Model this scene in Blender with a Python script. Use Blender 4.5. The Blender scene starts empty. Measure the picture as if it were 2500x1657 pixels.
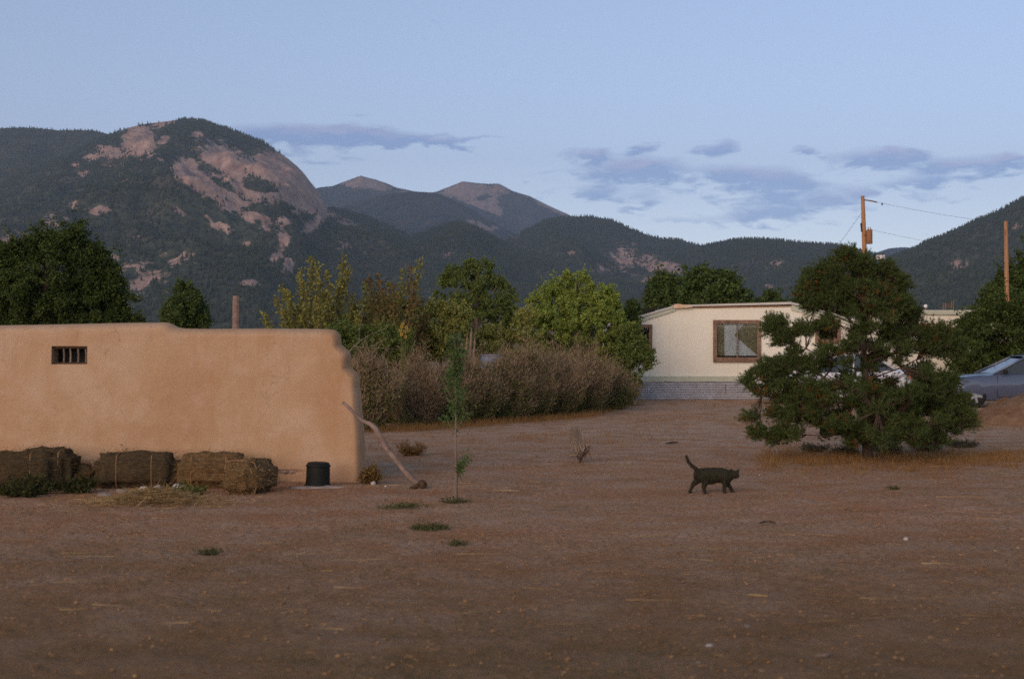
import bpy, bmesh, math, random
import numpy as np
from mathutils import Vector, Matrix, Euler

# ------------------------------------------------------------------ camera, world, sun, exposure
S = bpy.context.scene
COL = S.collection
F = 3472.0            # focal length in photo pixels (50 mm on a 36 mm wide frame)
CX, HY, CAMH = 1250.0, 850.0, 1.6

cam_data = bpy.data.cameras.new('camera'); cam_data.lens = 50; cam_data.sensor_width = 36
cam_data.clip_start = 0.1; cam_data.clip_end = 60000
cam = bpy.data.objects.new('camera', cam_data); COL.objects.link(cam)
cam.location = (0, 0, CAMH)
cam.rotation_euler = (math.radians(90) + math.atan((HY - 828.5) / F), 0, 0)
cam_data.dof.use_dof = True; cam_data.dof.focus_distance = 30; cam_data.dof.aperture_fstop = 2.4
S.camera = cam

SUN_AZ = math.radians(208)      # where the sun stands, clockwise from +Y: behind the camera, to the left
SUN_EL = math.radians(17)
world = bpy.data.worlds.new('World'); S.world = world; world.use_nodes = True
wn = world.node_tree; wn.nodes.clear(); WL = wn.links

def wmath(op, a, b=None, c=None, clamp=False):
    n = wn.nodes.new('ShaderNodeMath'); n.operation = op; n.use_clamp = clamp
    for i, v in enumerate((a, b, c)):
        if v is None: continue
        if isinstance(v, (int, float)): n.inputs[i].default_value = v
        else: WL.new(v, n.inputs[i])
    return n.outputs[0]

def wmix(fac, a, b, blend='MIX'):
    n = wn.nodes.new('ShaderNodeMix'); n.data_type = 'RGBA'; n.blend_type = blend
    for s, v in ((n.inputs[0], fac), (n.inputs[6], a), (n.inputs[7], b)):
        if isinstance(v, (int, float)): s.default_value = v
        elif isinstance(v, tuple): s.default_value = (*v, 1)
        else: WL.new(v, s)
    return n.outputs[2]

sky = wn.nodes.new('ShaderNodeTexSky'); sky.sky_type = 'NISHITA'; sky.sun_disc = False
sky.sun_elevation = SUN_EL; sky.sun_rotation = SUN_AZ
sky.altitude = 2100; sky.air_density = 1.0; sky.dust_density = 0.6; sky.ozone_density = 2.0
tc = wn.nodes.new('ShaderNodeTexCoord'); sep = wn.nodes.new('ShaderNodeSeparateXYZ')
WL.new(tc.outputs['Generated'], sep.inputs[0])
az = wmath('ARCTAN2', sep.outputs[0], sep.outputs[1]); el = wmath('ARCSINE', sep.outputs[2])
cmb = wn.nodes.new('ShaderNodeCombineXYZ')
WL.new(wmath('MULTIPLY', az, 9.0), cmb.inputs[0]); WL.new(wmath('MULTIPLY', el, 30.0), cmb.inputs[1])
def wnoise(scale, detail, rough, dist=0.0, vec=None):
    n = wn.nodes.new('ShaderNodeTexNoise'); n.inputs['Scale'].default_value = scale
    n.inputs['Detail'].default_value = detail; n.inputs['Roughness'].default_value = rough
    n.inputs['Distortion'].default_value = dist
    WL.new(vec or cmb.outputs[0], n.inputs['Vector']); return n.outputs[0]
n1 = wnoise(1.1, 6, 0.55, 0.5); n2 = wnoise(4.5, 5, 0.6, 0.3)
az_w = wmath('ADD', az, wmath('MULTIPLY', wmath('SUBTRACT', n1, 0.5), 0.09))
el_w = wmath('ADD', el, wmath('MULTIPLY', wmath('SUBTRACT', n2, 0.5), 0.022))
# clouds: (photo x, photo y, half width, half height, strength)
CLOUDS = [(690, 325, 190, 26, 1.1), (900, 318, 110, 16, .8), (860, 335, 150, 20, .8), (1030, 345, 150, 16, 1.0), (740, 372, 120, 30, .6), (1190, 338, 90, 7, .6),
          (880, 281, 60, 7, .6), (1432, 378, 62, 20, 1.1), (1570, 362, 38, 13, 1.1), (1742, 362, 50, 24, 1.1), (1510, 425, 130, 38, 1.15),
          (1600, 400, 70, 22, .7), (1400, 470, 130, 14, .6), (1790, 425, 150, 26, 1.0), (1880, 455, 110, 30, .9), (1560, 492, 120, 20, .85),
          (1650, 540, 120, 14, .7), (1960, 500, 140, 34, .9), (1870, 540, 120, 24, .7), (1985, 367, 30, 11, 1.0), (2130, 385, 120, 22, 1.1),
          (2210, 372, 50, 16, .8), (2340, 410, 160, 26, 1.1), (2210, 450, 120, 16, .9), (2480, 388, 60, 18, 1.0), (2060, 470, 60, 14, .5),
          (1330, 420, 90, 10, .4), (2300, 480, 200, 14, .4)]
tot = None; top = None
for (x, y, rx, ry, st) in CLOUDS:
    a0 = math.atan((x - CX) / F); e0 = math.atan((HY - y) / F * math.cos(a0))
    da = wmath('DIVIDE', wmath('SUBTRACT', az_w, a0), rx / F * .92); de = wmath('DIVIDE', wmath('SUBTRACT', el_w, e0), ry / F * .95)
    g = wmath('EXPONENT', wmath('MULTIPLY', wmath('ADD', wmath('MULTIPLY', da, da), wmath('MULTIPLY', de, de)), -0.9))
    g = wmath('MULTIPLY', g, st)
    tot = g if tot is None else wmath('ADD', tot, g)
    gt = wmath('MULTIPLY', g, wmath('MINIMUM', wmath('MAXIMUM', de, -1.5), 1.5))
    top = gt if top is None else wmath('ADD', top, gt)
# the same broken cloud goes on round the horizon outside the frame
absaz = wmath('ABSOLUTE', az)
side = wmath('MULTIPLY', wmath('SUBTRACT', absaz, 0.37), 8.0, clamp=True)
band = wmath('EXPONENT', wmath('MULTIPLY', wmath('POWER', wmath('DIVIDE', wmath('SUBTRACT', wmath('MAXIMUM', el, 0.0), 0.12), 0.06), 2.0), -1.0))
tot = wmath('ADD', tot, wmath('MULTIPLY', wmath('MULTIPLY', side, band), wmath('MULTIPLY', wmath('SUBTRACT', n1, 0.38), 3.0, clamp=True)))
alpha = wmath('MULTIPLY', wmath('SUBTRACT', wmath('ADD', tot, wmath('MULTIPLY', wmath('SUBTRACT', n2, 0.5), 2.0)), 0.37), 1.5, clamp=True)
alpha = wmath('MULTIPLY', alpha, 0.92)
pink = wmath('MULTIPLY', wmath('ADD', top, 0.0), 1.1, clamp=True)
cloudcol = wmix(pink, (0.46, 0.56, 0.74), (0.84, 0.70, 0.78))
tint = wmix(wmath('MULTIPLY', el, 2.2, clamp=True), (0.90, 0.72, 0.75), (1.17, 0.92, 0.75))
base = wmix(1.0, sky.outputs[0], tint, 'MULTIPLY')
# overhead the dusk sky flattens: clouds only dim and tint the sky behind them
clouded = wmix(1.0, base, cloudcol, 'MULTIPLY')
final = wmix(alpha, base, clouded)
bg = wn.nodes.new('ShaderNodeBackground'); bg.inputs[1].default_value = 0.10
wo = wn.nodes.new('ShaderNodeOutputWorld')
WL.new(final, bg.inputs[0]); WL.new(bg.outputs[0], wo.inputs[0])

sd = bpy.data.lights.new('sun', 'SUN'); sd.energy = 0.98; sd.angle = math.radians(45); sd.color = (1.0, 0.68, 0.44)
sun = bpy.data.objects.new('sun', sd); COL.objects.link(sun)
sdir = Vector((math.sin(SUN_AZ) * math.cos(SUN_EL), math.cos(SUN_AZ) * math.cos(SUN_EL), math.sin(SUN_EL)))
sun.rotation_euler = sdir.to_track_quat('Z', 'Y').to_euler()
S.view_settings.view_transform = 'Standard'; S.view_settings.look = 'None'
S.view_settings.exposure = 1.3; S.view_settings.gamma = 1.0; S.view_settings.use_curve_mapping = False
S.render.engine = 'CYCLES'
S.cycles.use_denoising = False
S.cycles.max_bounces = 6; S.cycles.diffuse_bounces = 3; S.cycles.transparent_max_bounces = 8; S.cycles.volume_bounces = 0
S.cycles.use_adaptive_sampling = True; S.cycles.adaptive_threshold = 0.01

# ------------------------------------------------------------------ helpers
R0 = np.random.RandomState
def X(px, Y): return (px - CX) / F * Y
def Z(py, Y): return CAMH + (HY - py) / F * Y
def YG(py): return CAMH * F / (py - HY)
def P(px, py, Y): return (X(px, Y), Y, Z(py, Y))

def vnoise(x, y, seed=0):
    xi = np.floor(x).astype(np.int64); yi = np.floor(y).astype(np.int64)
    fx = x - xi; fy = y - yi; fx = fx*fx*(3-2*fx); fy = fy*fy*(3-2*fy)
    def h(a, b):
        n = (a * 374761393 + b * 668265263 + seed * 1442695041) & 0xffffffff
        n = ((n ^ (n >> 13)) * 1274126177) & 0xffffffff
        n = n ^ (n >> 16)
        return (n & 0xffff) / 65535.0
    a = h(xi, yi); b = h(xi+1, yi); c = h(xi, yi+1); d = h(xi+1, yi+1)
    return (a*(1-fx)+b*fx)*(1-fy) + (c*(1-fx)+d*fx)*fy
def fbm(x, y, o=4, seed=0, rough=.5):
    s = 0; a = 1; t = 0
    for i in range(o):
        s = s + a*vnoise(x*2**i+17.3*i, y*2**i-9.1*i, seed+i); t += a; a *= rough
    return s/t

def gz(x, y):
    x = np.asarray(x, float); y = np.asarray(y, float)
    r = np.hypot(x, y)
    z = 0.05*(fbm(x/5.0, y/5.0, 2, 5)-.5)*np.clip((r-2)/6, 0, 1)*2
    far = np.clip((r-120)/900, 0, None)
    z = z + 0.0145*np.clip(r-120, 0, None)*np.clip(far*3, 0, 1)
    return z
def G(x, y): return float(gz(x, y))

def link(o, parent=None):
    COL.objects.link(o)
    if parent is not None: o.parent = parent
    return o

def raw_mesh(name, V, faces, mats, smooth=False, idx=None):
    me = bpy.data.meshes.new(name)
    V = np.asarray(V, np.float32)
    if isinstance(faces, np.ndarray):
        n, k = faces.shape
        me.vertices.add(len(V)); me.vertices.foreach_set('co', V.ravel())
        me.loops.add(n*k); me.loops.foreach_set('vertex_index', faces.astype(np.int32).ravel())
        me.polygons.add(n); me.polygons.foreach_set('loop_start', np.arange(0, n*k, k, dtype=np.int32))
        me.polygons.foreach_set('loop_total', np.full(n, k, np.int32))
    else:
        me.from_pydata([tuple(v) for v in V.tolist()], [], faces)
    if not isinstance(mats, (list, tuple)): mats = [mats]
    for m in mats: me.materials.append(m)
    if idx is not None: me.polygons.foreach_set('material_index', np.asarray(idx, np.int32))
    if smooth: me.polygons.foreach_set('use_smooth', np.ones(len(me.polygons), bool))
    me.update(); me.validate()
    return me

ORG = {}
def mesh_obj(name, V, faces, mats, parent=None, smooth=False, idx=None, local=False):
    V = np.asarray(V, float)
    o = bpy.data.objects.new(name, None)
    bpy.data.objects.remove(o)
    if parent is not None and not local:
        V = V - np.array(ORG[parent.name_full])
    me = raw_mesh(name, V, faces, mats, smooth, idx)
    o = bpy.data.objects.new(name, me); link(o, parent)
    if parent is not None: ORG[o.name_full] = (0, 0, 0) if local else ORG[parent.name_full]
    else: ORG[o.name_full] = (0, 0, 0)
    return o

def thing(name, label, cat, loc=(0, 0, 0), rz=0, group=None):
    o = bpy.data.objects.new(name, None); o.empty_display_size = .2
    o.location = loc; o.rotation_euler = (0, 0, rz); link(o)
    ORG[o.name_full] = tuple(loc)
    tag(o, label, cat, group); return o
def tag(o, label=None, cat=None, group=None, kind=None):
    if label: o['label'] = label
    if cat: o['category'] = cat
    if group: o['group'] = group
    if kind: o['kind'] = kind
    return o

class MB:
    def __init__(s): s.v = []; s.f = []; s.m = []
    def add(s, V, Fs, mi=0):
        b = len(s.v); s.v += [tuple(map(float, p)) for p in V]
        s.f += [tuple(b+i for i in f) for f in Fs]; s.m += [mi]*len(Fs)
    def box(s, c, d, rot=None, mi=0, bev=0):
        x, y, z = [k/2 for k in d]
        if bev:
            b = bev; V = []
            for sz in (-1, 1):
                for (a, q) in ((-1, -1), (1, -1), (1, 1), (-1, 1)): V.append((a*(x-b), q*(y-b), sz*z))
            for sz in (-1, 1):
                for (a, q) in ((-1, -1), (1, -1), (1, 1), (-1, 1)): V.append((a*x, q*(y-b), sz*(z-b)))
            for sz in (-1, 1):
                for (a, q) in ((-1, -1), (1, -1), (1, 1), (-1, 1)): V.append((a*(x-b), q*y, sz*(z-b)))
            Fs = [(3, 2, 1, 0), (4, 5, 6, 7),
                  (8, 12, 15, 11), (9, 10, 14, 13), (16, 17, 21, 20), (19, 23, 22, 18),
                  (0, 1, 17, 16), (2, 3, 19, 18), (5, 4, 20, 21), (7, 6, 22, 23),
                  (3, 0, 8, 11), (1, 2, 10, 9), (4, 7, 15, 12), (6, 5, 13, 14),
                  (8, 16, 20, 12), (17, 9, 13, 21), (10, 18, 22, 14), (19, 11, 15, 23),
                  (0, 16, 8), (1, 9, 17), (2, 18, 10), (3, 11, 19), (4, 12, 20), (5, 21, 13), (6, 14, 22), (7, 23, 15)]
        else:
            V = [(-x, -y, -z), (x, -y, -z), (x, y, -z), (-x, y, -z), (-x, -y, z), (x, -y, z), (x, y, z), (-x, y, z)]
            Fs = [(0, 3, 2, 1), (4, 5, 6, 7), (0, 1, 5, 4), (1, 2, 6, 5), (2, 3, 7, 6), (3, 0, 4, 7)]
        M = Euler(rot).to_matrix() if rot else None
        V = [(M @ Vector(v) if M else Vector(v)) + Vector(c) for v in V]
        s.add(V, Fs, mi)
    def tube(s, pts, rad, n=8, mi=0, cap=True):
        pts = [Vector(p) for p in pts]; k = len(pts)
        if not hasattr(rad, '__len__'): rad = [rad]*k
        V = []; prev = None
        for i, p in enumerate(pts):
            t = (pts[min(i+1, k-1)] - pts[max(i-1, 0)]).normalized()
            if prev is None:
                a = Vector((0, 0, 1)) if abs(t.z) < .9 else Vector((1, 0, 0))
                u = t.cross(a).normalized()
            else: u = (prev - t*prev.dot(t)).normalized()
            prev = u; w = t.cross(u)
            for j in range(n):
                an = 2*math.pi*j/n; V.append(p + (u*math.cos(an)+w*math.sin(an))*rad[i])
        Fs = [(i*n+j, i*n+(j+1) % n, (i+1)*n+(j+1) % n, (i+1)*n+j) for i in range(k-1) for j in range(n)]
        if cap: Fs += [tuple(range(n-1, -1, -1)), tuple((k-1)*n+j for j in range(n))]
        s.add(V, Fs, mi)
    def lathe(s, prof, c=(0, 0, 0), n=20, mi=0, axis='Z', cap=True):
        V = []
        for (r, h) in prof:
            for j in range(n):
                a = 2*math.pi*j/n
                q = (r*math.cos(a), r*math.sin(a), h)
                if axis == 'Y': q = (q[0], q[2], q[1])
                V.append((q[0]+c[0], q[1]+c[1], q[2]+c[2]))
        k = len(prof)
        Fs = [(i*n+j, i*n+(j+1) % n, (i+1)*n+(j+1) % n, (i+1)*n+j) for i in range(k-1) for j in range(n)]
        if cap: Fs += [tuple(range(n-1, -1, -1)), tuple((k-1)*n+j for j in range(n))]
        s.add(V, Fs, mi)
    def prism(s, poly, y0, y1, mi=0):   # poly in (x, z)
        n = len(poly)
        V = [(a, y0, b) for a, b in poly]+[(a, y1, b) for a, b in poly]
        Fs = [tuple(range(n)), tuple(range(2*n-1, n-1, -1))]+[(i, i+n, (i+1) % n+n, (i+1) % n) for i in range(n)]
        s.add(V, Fs, mi)
    def build(s, name, mats, parent=None, smooth=False, local=False):
        return mesh_obj(name, s.v, s.f, mats, parent, smooth, s.m, local)

# ------------------------------------------------------------------ materials
def mat(name, build):
    m = bpy.data.materials.new(name); m.use_nodes = True
    nt = m.node_tree; b = nt.nodes['Principled BSDF']; build(nt, b); return m
def N(nt, t, **kw):
    n = nt.nodes.new(t)
    for k, v in kw.items():
        if k in n.inputs: n.inputs[k].default_value = v
        else: setattr(n, k, v)
    return n
def ramp(nt, fac, stops):
    r = nt.nodes.new('ShaderNodeValToRGB'); e = r.color_ramp.elements
    while len(e) < len(stops): e.new(.5)
    for i, (p, c) in enumerate(stops): e[i].position = p; e[i].color = (*c, 1)
    nt.links.new(fac, r.inputs[0]); return r.outputs[0]
def coord(nt, kind='Object', scale=(1, 1, 1)):
    t = N(nt, 'ShaderNodeTexCoord'); mp = N(nt, 'ShaderNodeMapping'); mp.inputs['Scale'].default_value = scale
    if kind == 'World':
        g = N(nt, 'ShaderNodeNewGeometry'); nt.links.new(g.outputs['Position'], mp.inputs[0])
    else: nt.links.new(t.outputs[kind], mp.inputs[0])
    return mp.outputs[0]
def noise(nt, vec, scale, detail=4, rough=.55, dist=0):
    n = N(nt, 'ShaderNodeTexNoise'); n.inputs['Scale'].default_value = scale; n.inputs['Detail'].default_value = detail
    n.inputs['Roughness'].default_value = rough; n.inputs['Distortion'].default_value = dist
    nt.links.new(vec, n.inputs['Vector']); return n.outputs[0]
def mixc(nt, fac, a, b, blend='MIX'):
    n = nt.nodes.new('ShaderNodeMix'); n.data_type = 'RGBA'; n.blend_type = blend
    for s, v in ((n.inputs[0], fac), (n.inputs[6], a), (n.inputs[7], b)):
        if isinstance(v, (int, float)): s.default_value = v
        elif isinstance(v, tuple): s.default_value = (*v, 1)
        else: nt.links.new(v, s)
    return n.outputs[2]
def nm(nt, op, a, b=None, clamp=False):
    n = N(nt, 'ShaderNodeMath'); n.operation = op; n.use_clamp = clamp
    for i, v in enumerate((a, b)):
        if v is None: continue
        if isinstance(v, (int, float)): n.inputs[i].default_value = v
        else: nt.links.new(v, n.inputs[i])
    return n.outputs[0]
def bump(nt, b, h, strength=.5, dist=.02):
    n = N(nt, 'ShaderNodeBump'); n.inputs['Strength'].default_value = strength; n.inputs['Distance'].default_value = dist
    nt.links.new(h, n.inputs['Height']); nt.links.new(n.outputs[0], b.inputs['Normal'])

def simple(name, c1, c2, scale=6, rough=.8, bs=.3, bd=.01, metal=0, spec=.3, stretch=(1, 1, 1), detail=5):
    def f(nt, b):
        v = coord(nt, 'Object', stretch); n = noise(nt, v, scale, detail)
        nt.links.new(ramp(nt, n, [(.3, c1), (.7, c2)]), b.inputs['Base Color'])
        b.inputs['Roughness'].default_value = rough; b.inputs['Metallic'].default_value = metal
        b.inputs['Specular IOR Level'].default_value = spec
        if bs: bump(nt, b, n, bs, bd)
    return mat(name, f)

def leafmat(name, stops, rough=.7, trans=.25, gain=1.0):
    stops = [(p, (c[0]*gain*1.25, c[1]*gain*1.15, c[2]*gain*.85)) for p, c in stops]
    def f(nt, b):
        g = N(nt, 'ShaderNodeNewGeometry')
        v = coord(nt, 'World'); big = noise(nt, v, 1.3, 3)
        fac = nm(nt, 'ADD', nm(nt, 'MULTIPLY', g.outputs['Random Per Island'], .55), nm(nt, 'MULTIPLY', big, .5))
        c = ramp(nt, fac, stops)
        nt.links.new(c, b.inputs['Base Color']); b.inputs['Roughness'].default_value = rough
        b.inputs['Specular IOR Level'].default_value = .15
        tr = N(nt, 'ShaderNodeBsdfTranslucent'); nt.links.new(c, tr.inputs[0])
        mx = N(nt, 'ShaderNodeMixShader'); mx.inputs[0].default_value = trans
        nt.links.new(b.outputs[0], mx.inputs[1]); nt.links.new(tr.outputs[0], mx.inputs[2])
        nt.links.new(mx.outputs[0], nt.nodes['Material Output'].inputs[0])
    return mat(name, f)

def f_ground(nt, b):
    v = coord(nt, 'World')
    big = noise(nt, v, .22, 4, .6, .3); mid = noise(nt, v, 1.6, 6, .65); fine = noise(nt, v, 22, 6, .7); grit = noise(nt, v, 90, 3, .7)
    c = ramp(nt, big, [(.34, (.49, .23, .098)), (.5, (.43, .21, .090)), (.66, (.39, .24, .122))])
    c = mixc(nt, ramp_f(nt, mid, .38, .66), c, (.50, .33, .22))
    c2 = mixc(nt, ramp_f(nt, fine, .42, .66), c, (.19, .10, .055))
    c3 = mixc(nt, ramp_f(nt, grit, .55, .75), c2, (.46, .32, .24))
    v2 = coord(nt, 'World', (.7, 1, 1)); gr = noise(nt, v2, .55, 5, .7, .2)
    gfac = nm(nt, 'MULTIPLY', ramp_f(nt, gr, .56, .70), ramp_f(nt, noise(nt, v, 9, 4, .7), .40, .62))
    c4 = mixc(nt, nm(nt, 'MULTIPLY', gfac, .65), c3, (.13, .125, .065))
    sx = N(nt, 'ShaderNodeSeparateXYZ'); nt.links.new(v, sx.inputs[0])
    # the near yard is weedy and painted darker, as lens vignetting; trodden streaks; the rise toward the hedge is paler and grittier
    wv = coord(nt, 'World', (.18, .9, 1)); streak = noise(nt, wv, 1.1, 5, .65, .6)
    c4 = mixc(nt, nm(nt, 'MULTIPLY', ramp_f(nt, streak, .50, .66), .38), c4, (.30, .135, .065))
    near_vignette = nm(nt, 'SUBTRACT', 1.0, ramp_f(nt, nm(nt, 'ADD', sx.outputs[1], nm(nt, 'MULTIPLY', big, 5.0)), 8.5, 15.5))
    c4 = mixc(nt, nm(nt, 'MULTIPLY', near_vignette, .82), c4, mixc(nt, ramp_f(nt, mid, .4, .62), (.125, .082, .034), (.19, .115, .055)))
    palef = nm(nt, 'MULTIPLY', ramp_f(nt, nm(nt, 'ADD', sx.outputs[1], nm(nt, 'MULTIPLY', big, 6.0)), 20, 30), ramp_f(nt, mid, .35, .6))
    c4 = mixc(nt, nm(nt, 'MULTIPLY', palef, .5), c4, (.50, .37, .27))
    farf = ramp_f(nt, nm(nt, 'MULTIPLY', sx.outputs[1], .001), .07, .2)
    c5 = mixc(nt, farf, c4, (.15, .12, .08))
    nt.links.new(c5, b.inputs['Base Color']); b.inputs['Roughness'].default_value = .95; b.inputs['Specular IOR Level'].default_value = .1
    h = nm(nt, 'ADD', nm(nt, 'MULTIPLY', fine, .6), nm(nt, 'ADD', nm(nt, 'MULTIPLY', grit, .25), mid))
    bump(nt, b, h, .9, .035)
def ramp_f(nt, fac, a, b_):
    r = N(nt, 'ShaderNodeMapRange'); r.inputs[1].default_value = a; r.inputs[2].default_value = b_
    nt.links.new(fac, r.inputs[0]); return r.outputs[0]
M = {}
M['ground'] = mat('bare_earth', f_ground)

def f_adobe(nt, b):
    v = coord(nt, 'World'); a = noise(nt, v, .9, 5, .6, .4); m = noise(nt, v, 3.5, 6, .6, .2); fine = noise(nt, v, 70, 4, .7)
    v2 = coord(nt, 'World', (1.6, 1, .5)); st = noise(nt, v2, 2.2, 4, .6)
    c = ramp(nt, a, [(.32, (.41, .242, .135)), (.5, (.455, .293, .172)), (.68, (.51, .36, .242))])
    c = mixc(nt, nm(nt, 'MULTIPLY', ramp_f(nt, m, .5, .75), .45), c, (.56, .41, .30))
    c = mixc(nt, nm(nt, 'MULTIPLY', ramp_f(nt, st, .52, .72), .4), c, (.40, .215, .10))
    c = mixc(nt, nm(nt, 'MULTIPLY', ramp_f(nt, fine, .45, .7), .18), c, (.42, .24, .13))
    # rain splash near the ground
    sx = N(nt, 'ShaderNodeSeparateXYZ'); nt.links.new(v, sx.inputs[0])
    v3 = coord(nt, 'World', (5, 1, .35)); run = noise(nt, v3, 1.6, 5, .7)
    c = mixc(nt, nm(nt, 'MULTIPLY', nm(nt, 'MULTIPLY', ramp_f(nt, run, .55, .72), ramp_f(nt, sx.outputs[2], .9, 1.8)), .35), c, (.30, .175, .11))
    vo = N(nt, 'ShaderNodeTexVoronoi'); vo.feature = 'DISTANCE_TO_EDGE'; vo.inputs['Scale'].default_value = 1.7
    wv = N(nt, 'ShaderNodeVectorMath'); wv.operation = 'ADD'; nt.links.new(v, wv.inputs[0]); nz = N(nt, 'ShaderNodeTexNoise'); nz.inputs['Scale'].default_value = 3.0; nz.inputs['Detail'].default_value = 5
    nt.links.new(v, nz.inputs['Vector']); sc_ = N(nt, 'ShaderNodeVectorMath'); sc_.operation = 'SCALE'; sc_.inputs['Scale'].default_value = .5; nt.links.new(nz.outputs[1], sc_.inputs[0]); nt.links.new(sc_.outputs[0], wv.inputs[1]); nt.links.new(wv.outputs[0], vo.inputs['Vector'])
    crack = nm(nt, 'MULTIPLY', nm(nt, 'SUBTRACT', 1.0, ramp_f(nt, vo.outputs[0], .0, .008)), ramp_f(nt, a, .5, .58))
    c = mixc(nt, nm(nt, 'MULTIPLY', crack, .45), c, (.22, .12, .07))
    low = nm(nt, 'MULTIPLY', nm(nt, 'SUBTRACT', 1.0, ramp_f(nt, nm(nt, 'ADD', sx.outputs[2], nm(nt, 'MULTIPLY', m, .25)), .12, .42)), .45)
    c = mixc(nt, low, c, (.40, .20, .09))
    nt.links.new(c, b.inputs['Base Color']); b.inputs['Roughness'].default_value = .93; b.inputs['Specular IOR Level'].default_value = .15
    bump(nt, b, nm(nt, 'ADD', nm(nt, 'MULTIPLY', fine, .3), m), .45, .03)
M['adobe'] = mat('adobe_plaster', f_adobe)

def f_mount(green1, green2, rock1, rock2, tree_scale, rockbump=6):
    def f(nt, b):
        v = coord(nt, 'World'); at = N(nt, 'ShaderNodeAttribute'); at.attribute_name = 'rock'
        n = noise(nt, v, tree_scale, 5, .7); m = noise(nt, v, tree_scale*.18, 5, .65); q = noise(nt, v, tree_scale*.45, 6, .7)
        g = ramp(nt, n, [(.35, green1), (.62, green2)])
        g = mixc(nt, nm(nt, 'MULTIPLY', ramp_f(nt, m, .48, .70), .55), g, (.12, .088, .065))
        vs = coord(nt, 'World', (1, .5, .22)); sx = noise(nt, vs, tree_scale*.8, 5, .65)
        rk = ramp(nt, sx, [(.34, rock1), (.66, rock2)])
        k = nm(nt, 'ADD', at.outputs['Fac'], nm(nt, 'MULTIPLY', nm(nt, 'ADD', nm(nt, 'SUBTRACT', q, .5), nm(nt, 'MULTIPLY', nm(nt, 'SUBTRACT', n, .5), .5)), 2.0))
        k = ramp_f(nt, k, .36, .50)
        nt.links.new(mixc(nt, k, g, rk), b.inputs['Base Color'])
        b.inputs['Roughness'].default_value = 1; b.inputs['Specular IOR Level'].default_value = 0
        bump(nt, b, nm(nt, 'ADD', sx, n), .8, rockbump)
    return f
M['mount'] = mat('forested_slope', f_mount((.030, .046, .034), (.078, .088, .054), (.26, .165, .135), (.52, .36, .285), .045))
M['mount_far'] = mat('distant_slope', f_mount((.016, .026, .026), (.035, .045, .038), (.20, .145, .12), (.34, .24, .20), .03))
M['conifer'] = simple('conifer_far', (.024, .040, .028), (.070, .086, .052), .02, 1, 0, spec=0)

M['bark'] = simple('bark', (.045, .030, .022), (.11, .075, .055), 14, .95, .8, .02, stretch=(1, 1, .2))
M['grey_bark'] = simple('grey_bark', (.13, .10, .075), (.26, .20, .155), 14, .95, .7, .01, stretch=(1, 1, .25))
M['deadwood'] = simple('weathered_wood', (.14, .095, .075), (.30, .215, .175), 9, .9, .7, .01)
M['pole'] = simple('pole_wood', (.30, .145, .065), (.44, .24, .12), 5, .85, .5, .01, stretch=(4, 4, .3))
M['board'] = simple('weathered_board', (.13, .075, .048), (.28, .175, .12), 7, .85, .5, .01, stretch=(1, 1, 1))
M['siding'] = simple('cream_siding', (.73, .69, .56), (.79, .75, .62), 1.5, .55, .1, .004, spec=.3)
M['trim'] = simple('pale_green_trim', (.42, .44, .33), (.50, .51, .39), 3, .5, .1, .003)
M['roofmetal'] = simple('roof_sheet', (.45, .43, .38), (.58, .55, .48), 2, .5, .1, .004, spec=.5)
M['copper'] = simple('rusty_flashing', (.55, .34, .20), (.75, .55, .38), 5, .4, .2, .003, metal=.5)
M['dark'] = simple('dark_interior', (.012, .011, .009), (.022, .02, .016), 3, .9, 0)
M['curtain'] = simple('pale_curtain', (.50, .48, .50), (.62, .60, .62), 3, .9, .3, .01, stretch=(6, 1, .3))
M['drape'] = simple('olive_drape', (.17, .14, .085), (.25, .21, .13), 4, .9, .2, .01)
def f_glass(nt, b):
    tr = N(nt, 'ShaderNodeBsdfTransparent'); tr.inputs[0].default_value = (.86, .9, .9, 1); gl = N(nt, 'ShaderNodeBsdfGlossy'); gl.inputs['Roughness'].default_value = .02
    fr = N(nt, 'ShaderNodeFresnel'); fr.inputs[0].default_value = 1.5; mx = N(nt, 'ShaderNodeMixShader'); nt.links.new(nm(nt, 'MULTIPLY', fr.outputs[0], .6), mx.inputs[0])
    nt.links.new(tr.outputs[0], mx.inputs[1]); nt.links.new(gl.outputs[0], mx.inputs[2]); nt.links.new(mx.outputs[0], nt.nodes['Material Output'].inputs[0])
M['glass'] = mat('window_glass', f_glass)
def f_galv(nt, b):
    v = coord(nt, 'World'); n = noise(nt, v, 4, 5, .7); m = noise(nt, coord(nt, 'World', (1, 1, .1)), 3, 3)
    c = ramp(nt, n, [(.3, (.36, .36, .38)), (.7, (.50, .50, .53))]); c = mixc(nt, nm(nt, 'MULTIPLY', ramp_f(nt, m, .58, .72), .12), c, (.27, .22, .19))
    nt.links.new(c, b.inputs['Base Color']); b.inputs['Metallic'].default_value = .25; b.inputs['Roughness'].default_value = .55
M['galv'] = mat('galvanised_sheet', f_galv)
M['black'] = simple('black_plastic', (.008, .010, .008), (.015, .017, .014), 20, .65, .1, .002, spec=.2)
M['plaster_grey'] = simple('grey_plaster', (.26, .20, .17), (.42, .34, .30), 12, .95, .6, .02)
M['rock_white'] = simple('pale_rock', (.36, .32, .31), (.58, .54, .54), 8, .9, .7, .02)
M['rock_grey'] = simple('grey_rock', (.16, .13, .11), (.30, .25, .22), 8, .9, .7, .02)
M['hay'] = simple('hay', (.070, .042, .018), (.20, .12, .05), 26, .95, .9, .03, stretch=(.6, 1, 2.2))
M['hay_dark'] = simple('old_hay', (.036, .026, .013), (.095, .064, .030), 26, .95, .9, .03, stretch=(.6, 1, 2.2))
M['straw'] = leafmat('straw', [(.2, (.14, .10, .055)), (.55, (.26, .19, .115)), (.9, (.42, .34, .24))], .8, .1)
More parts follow.
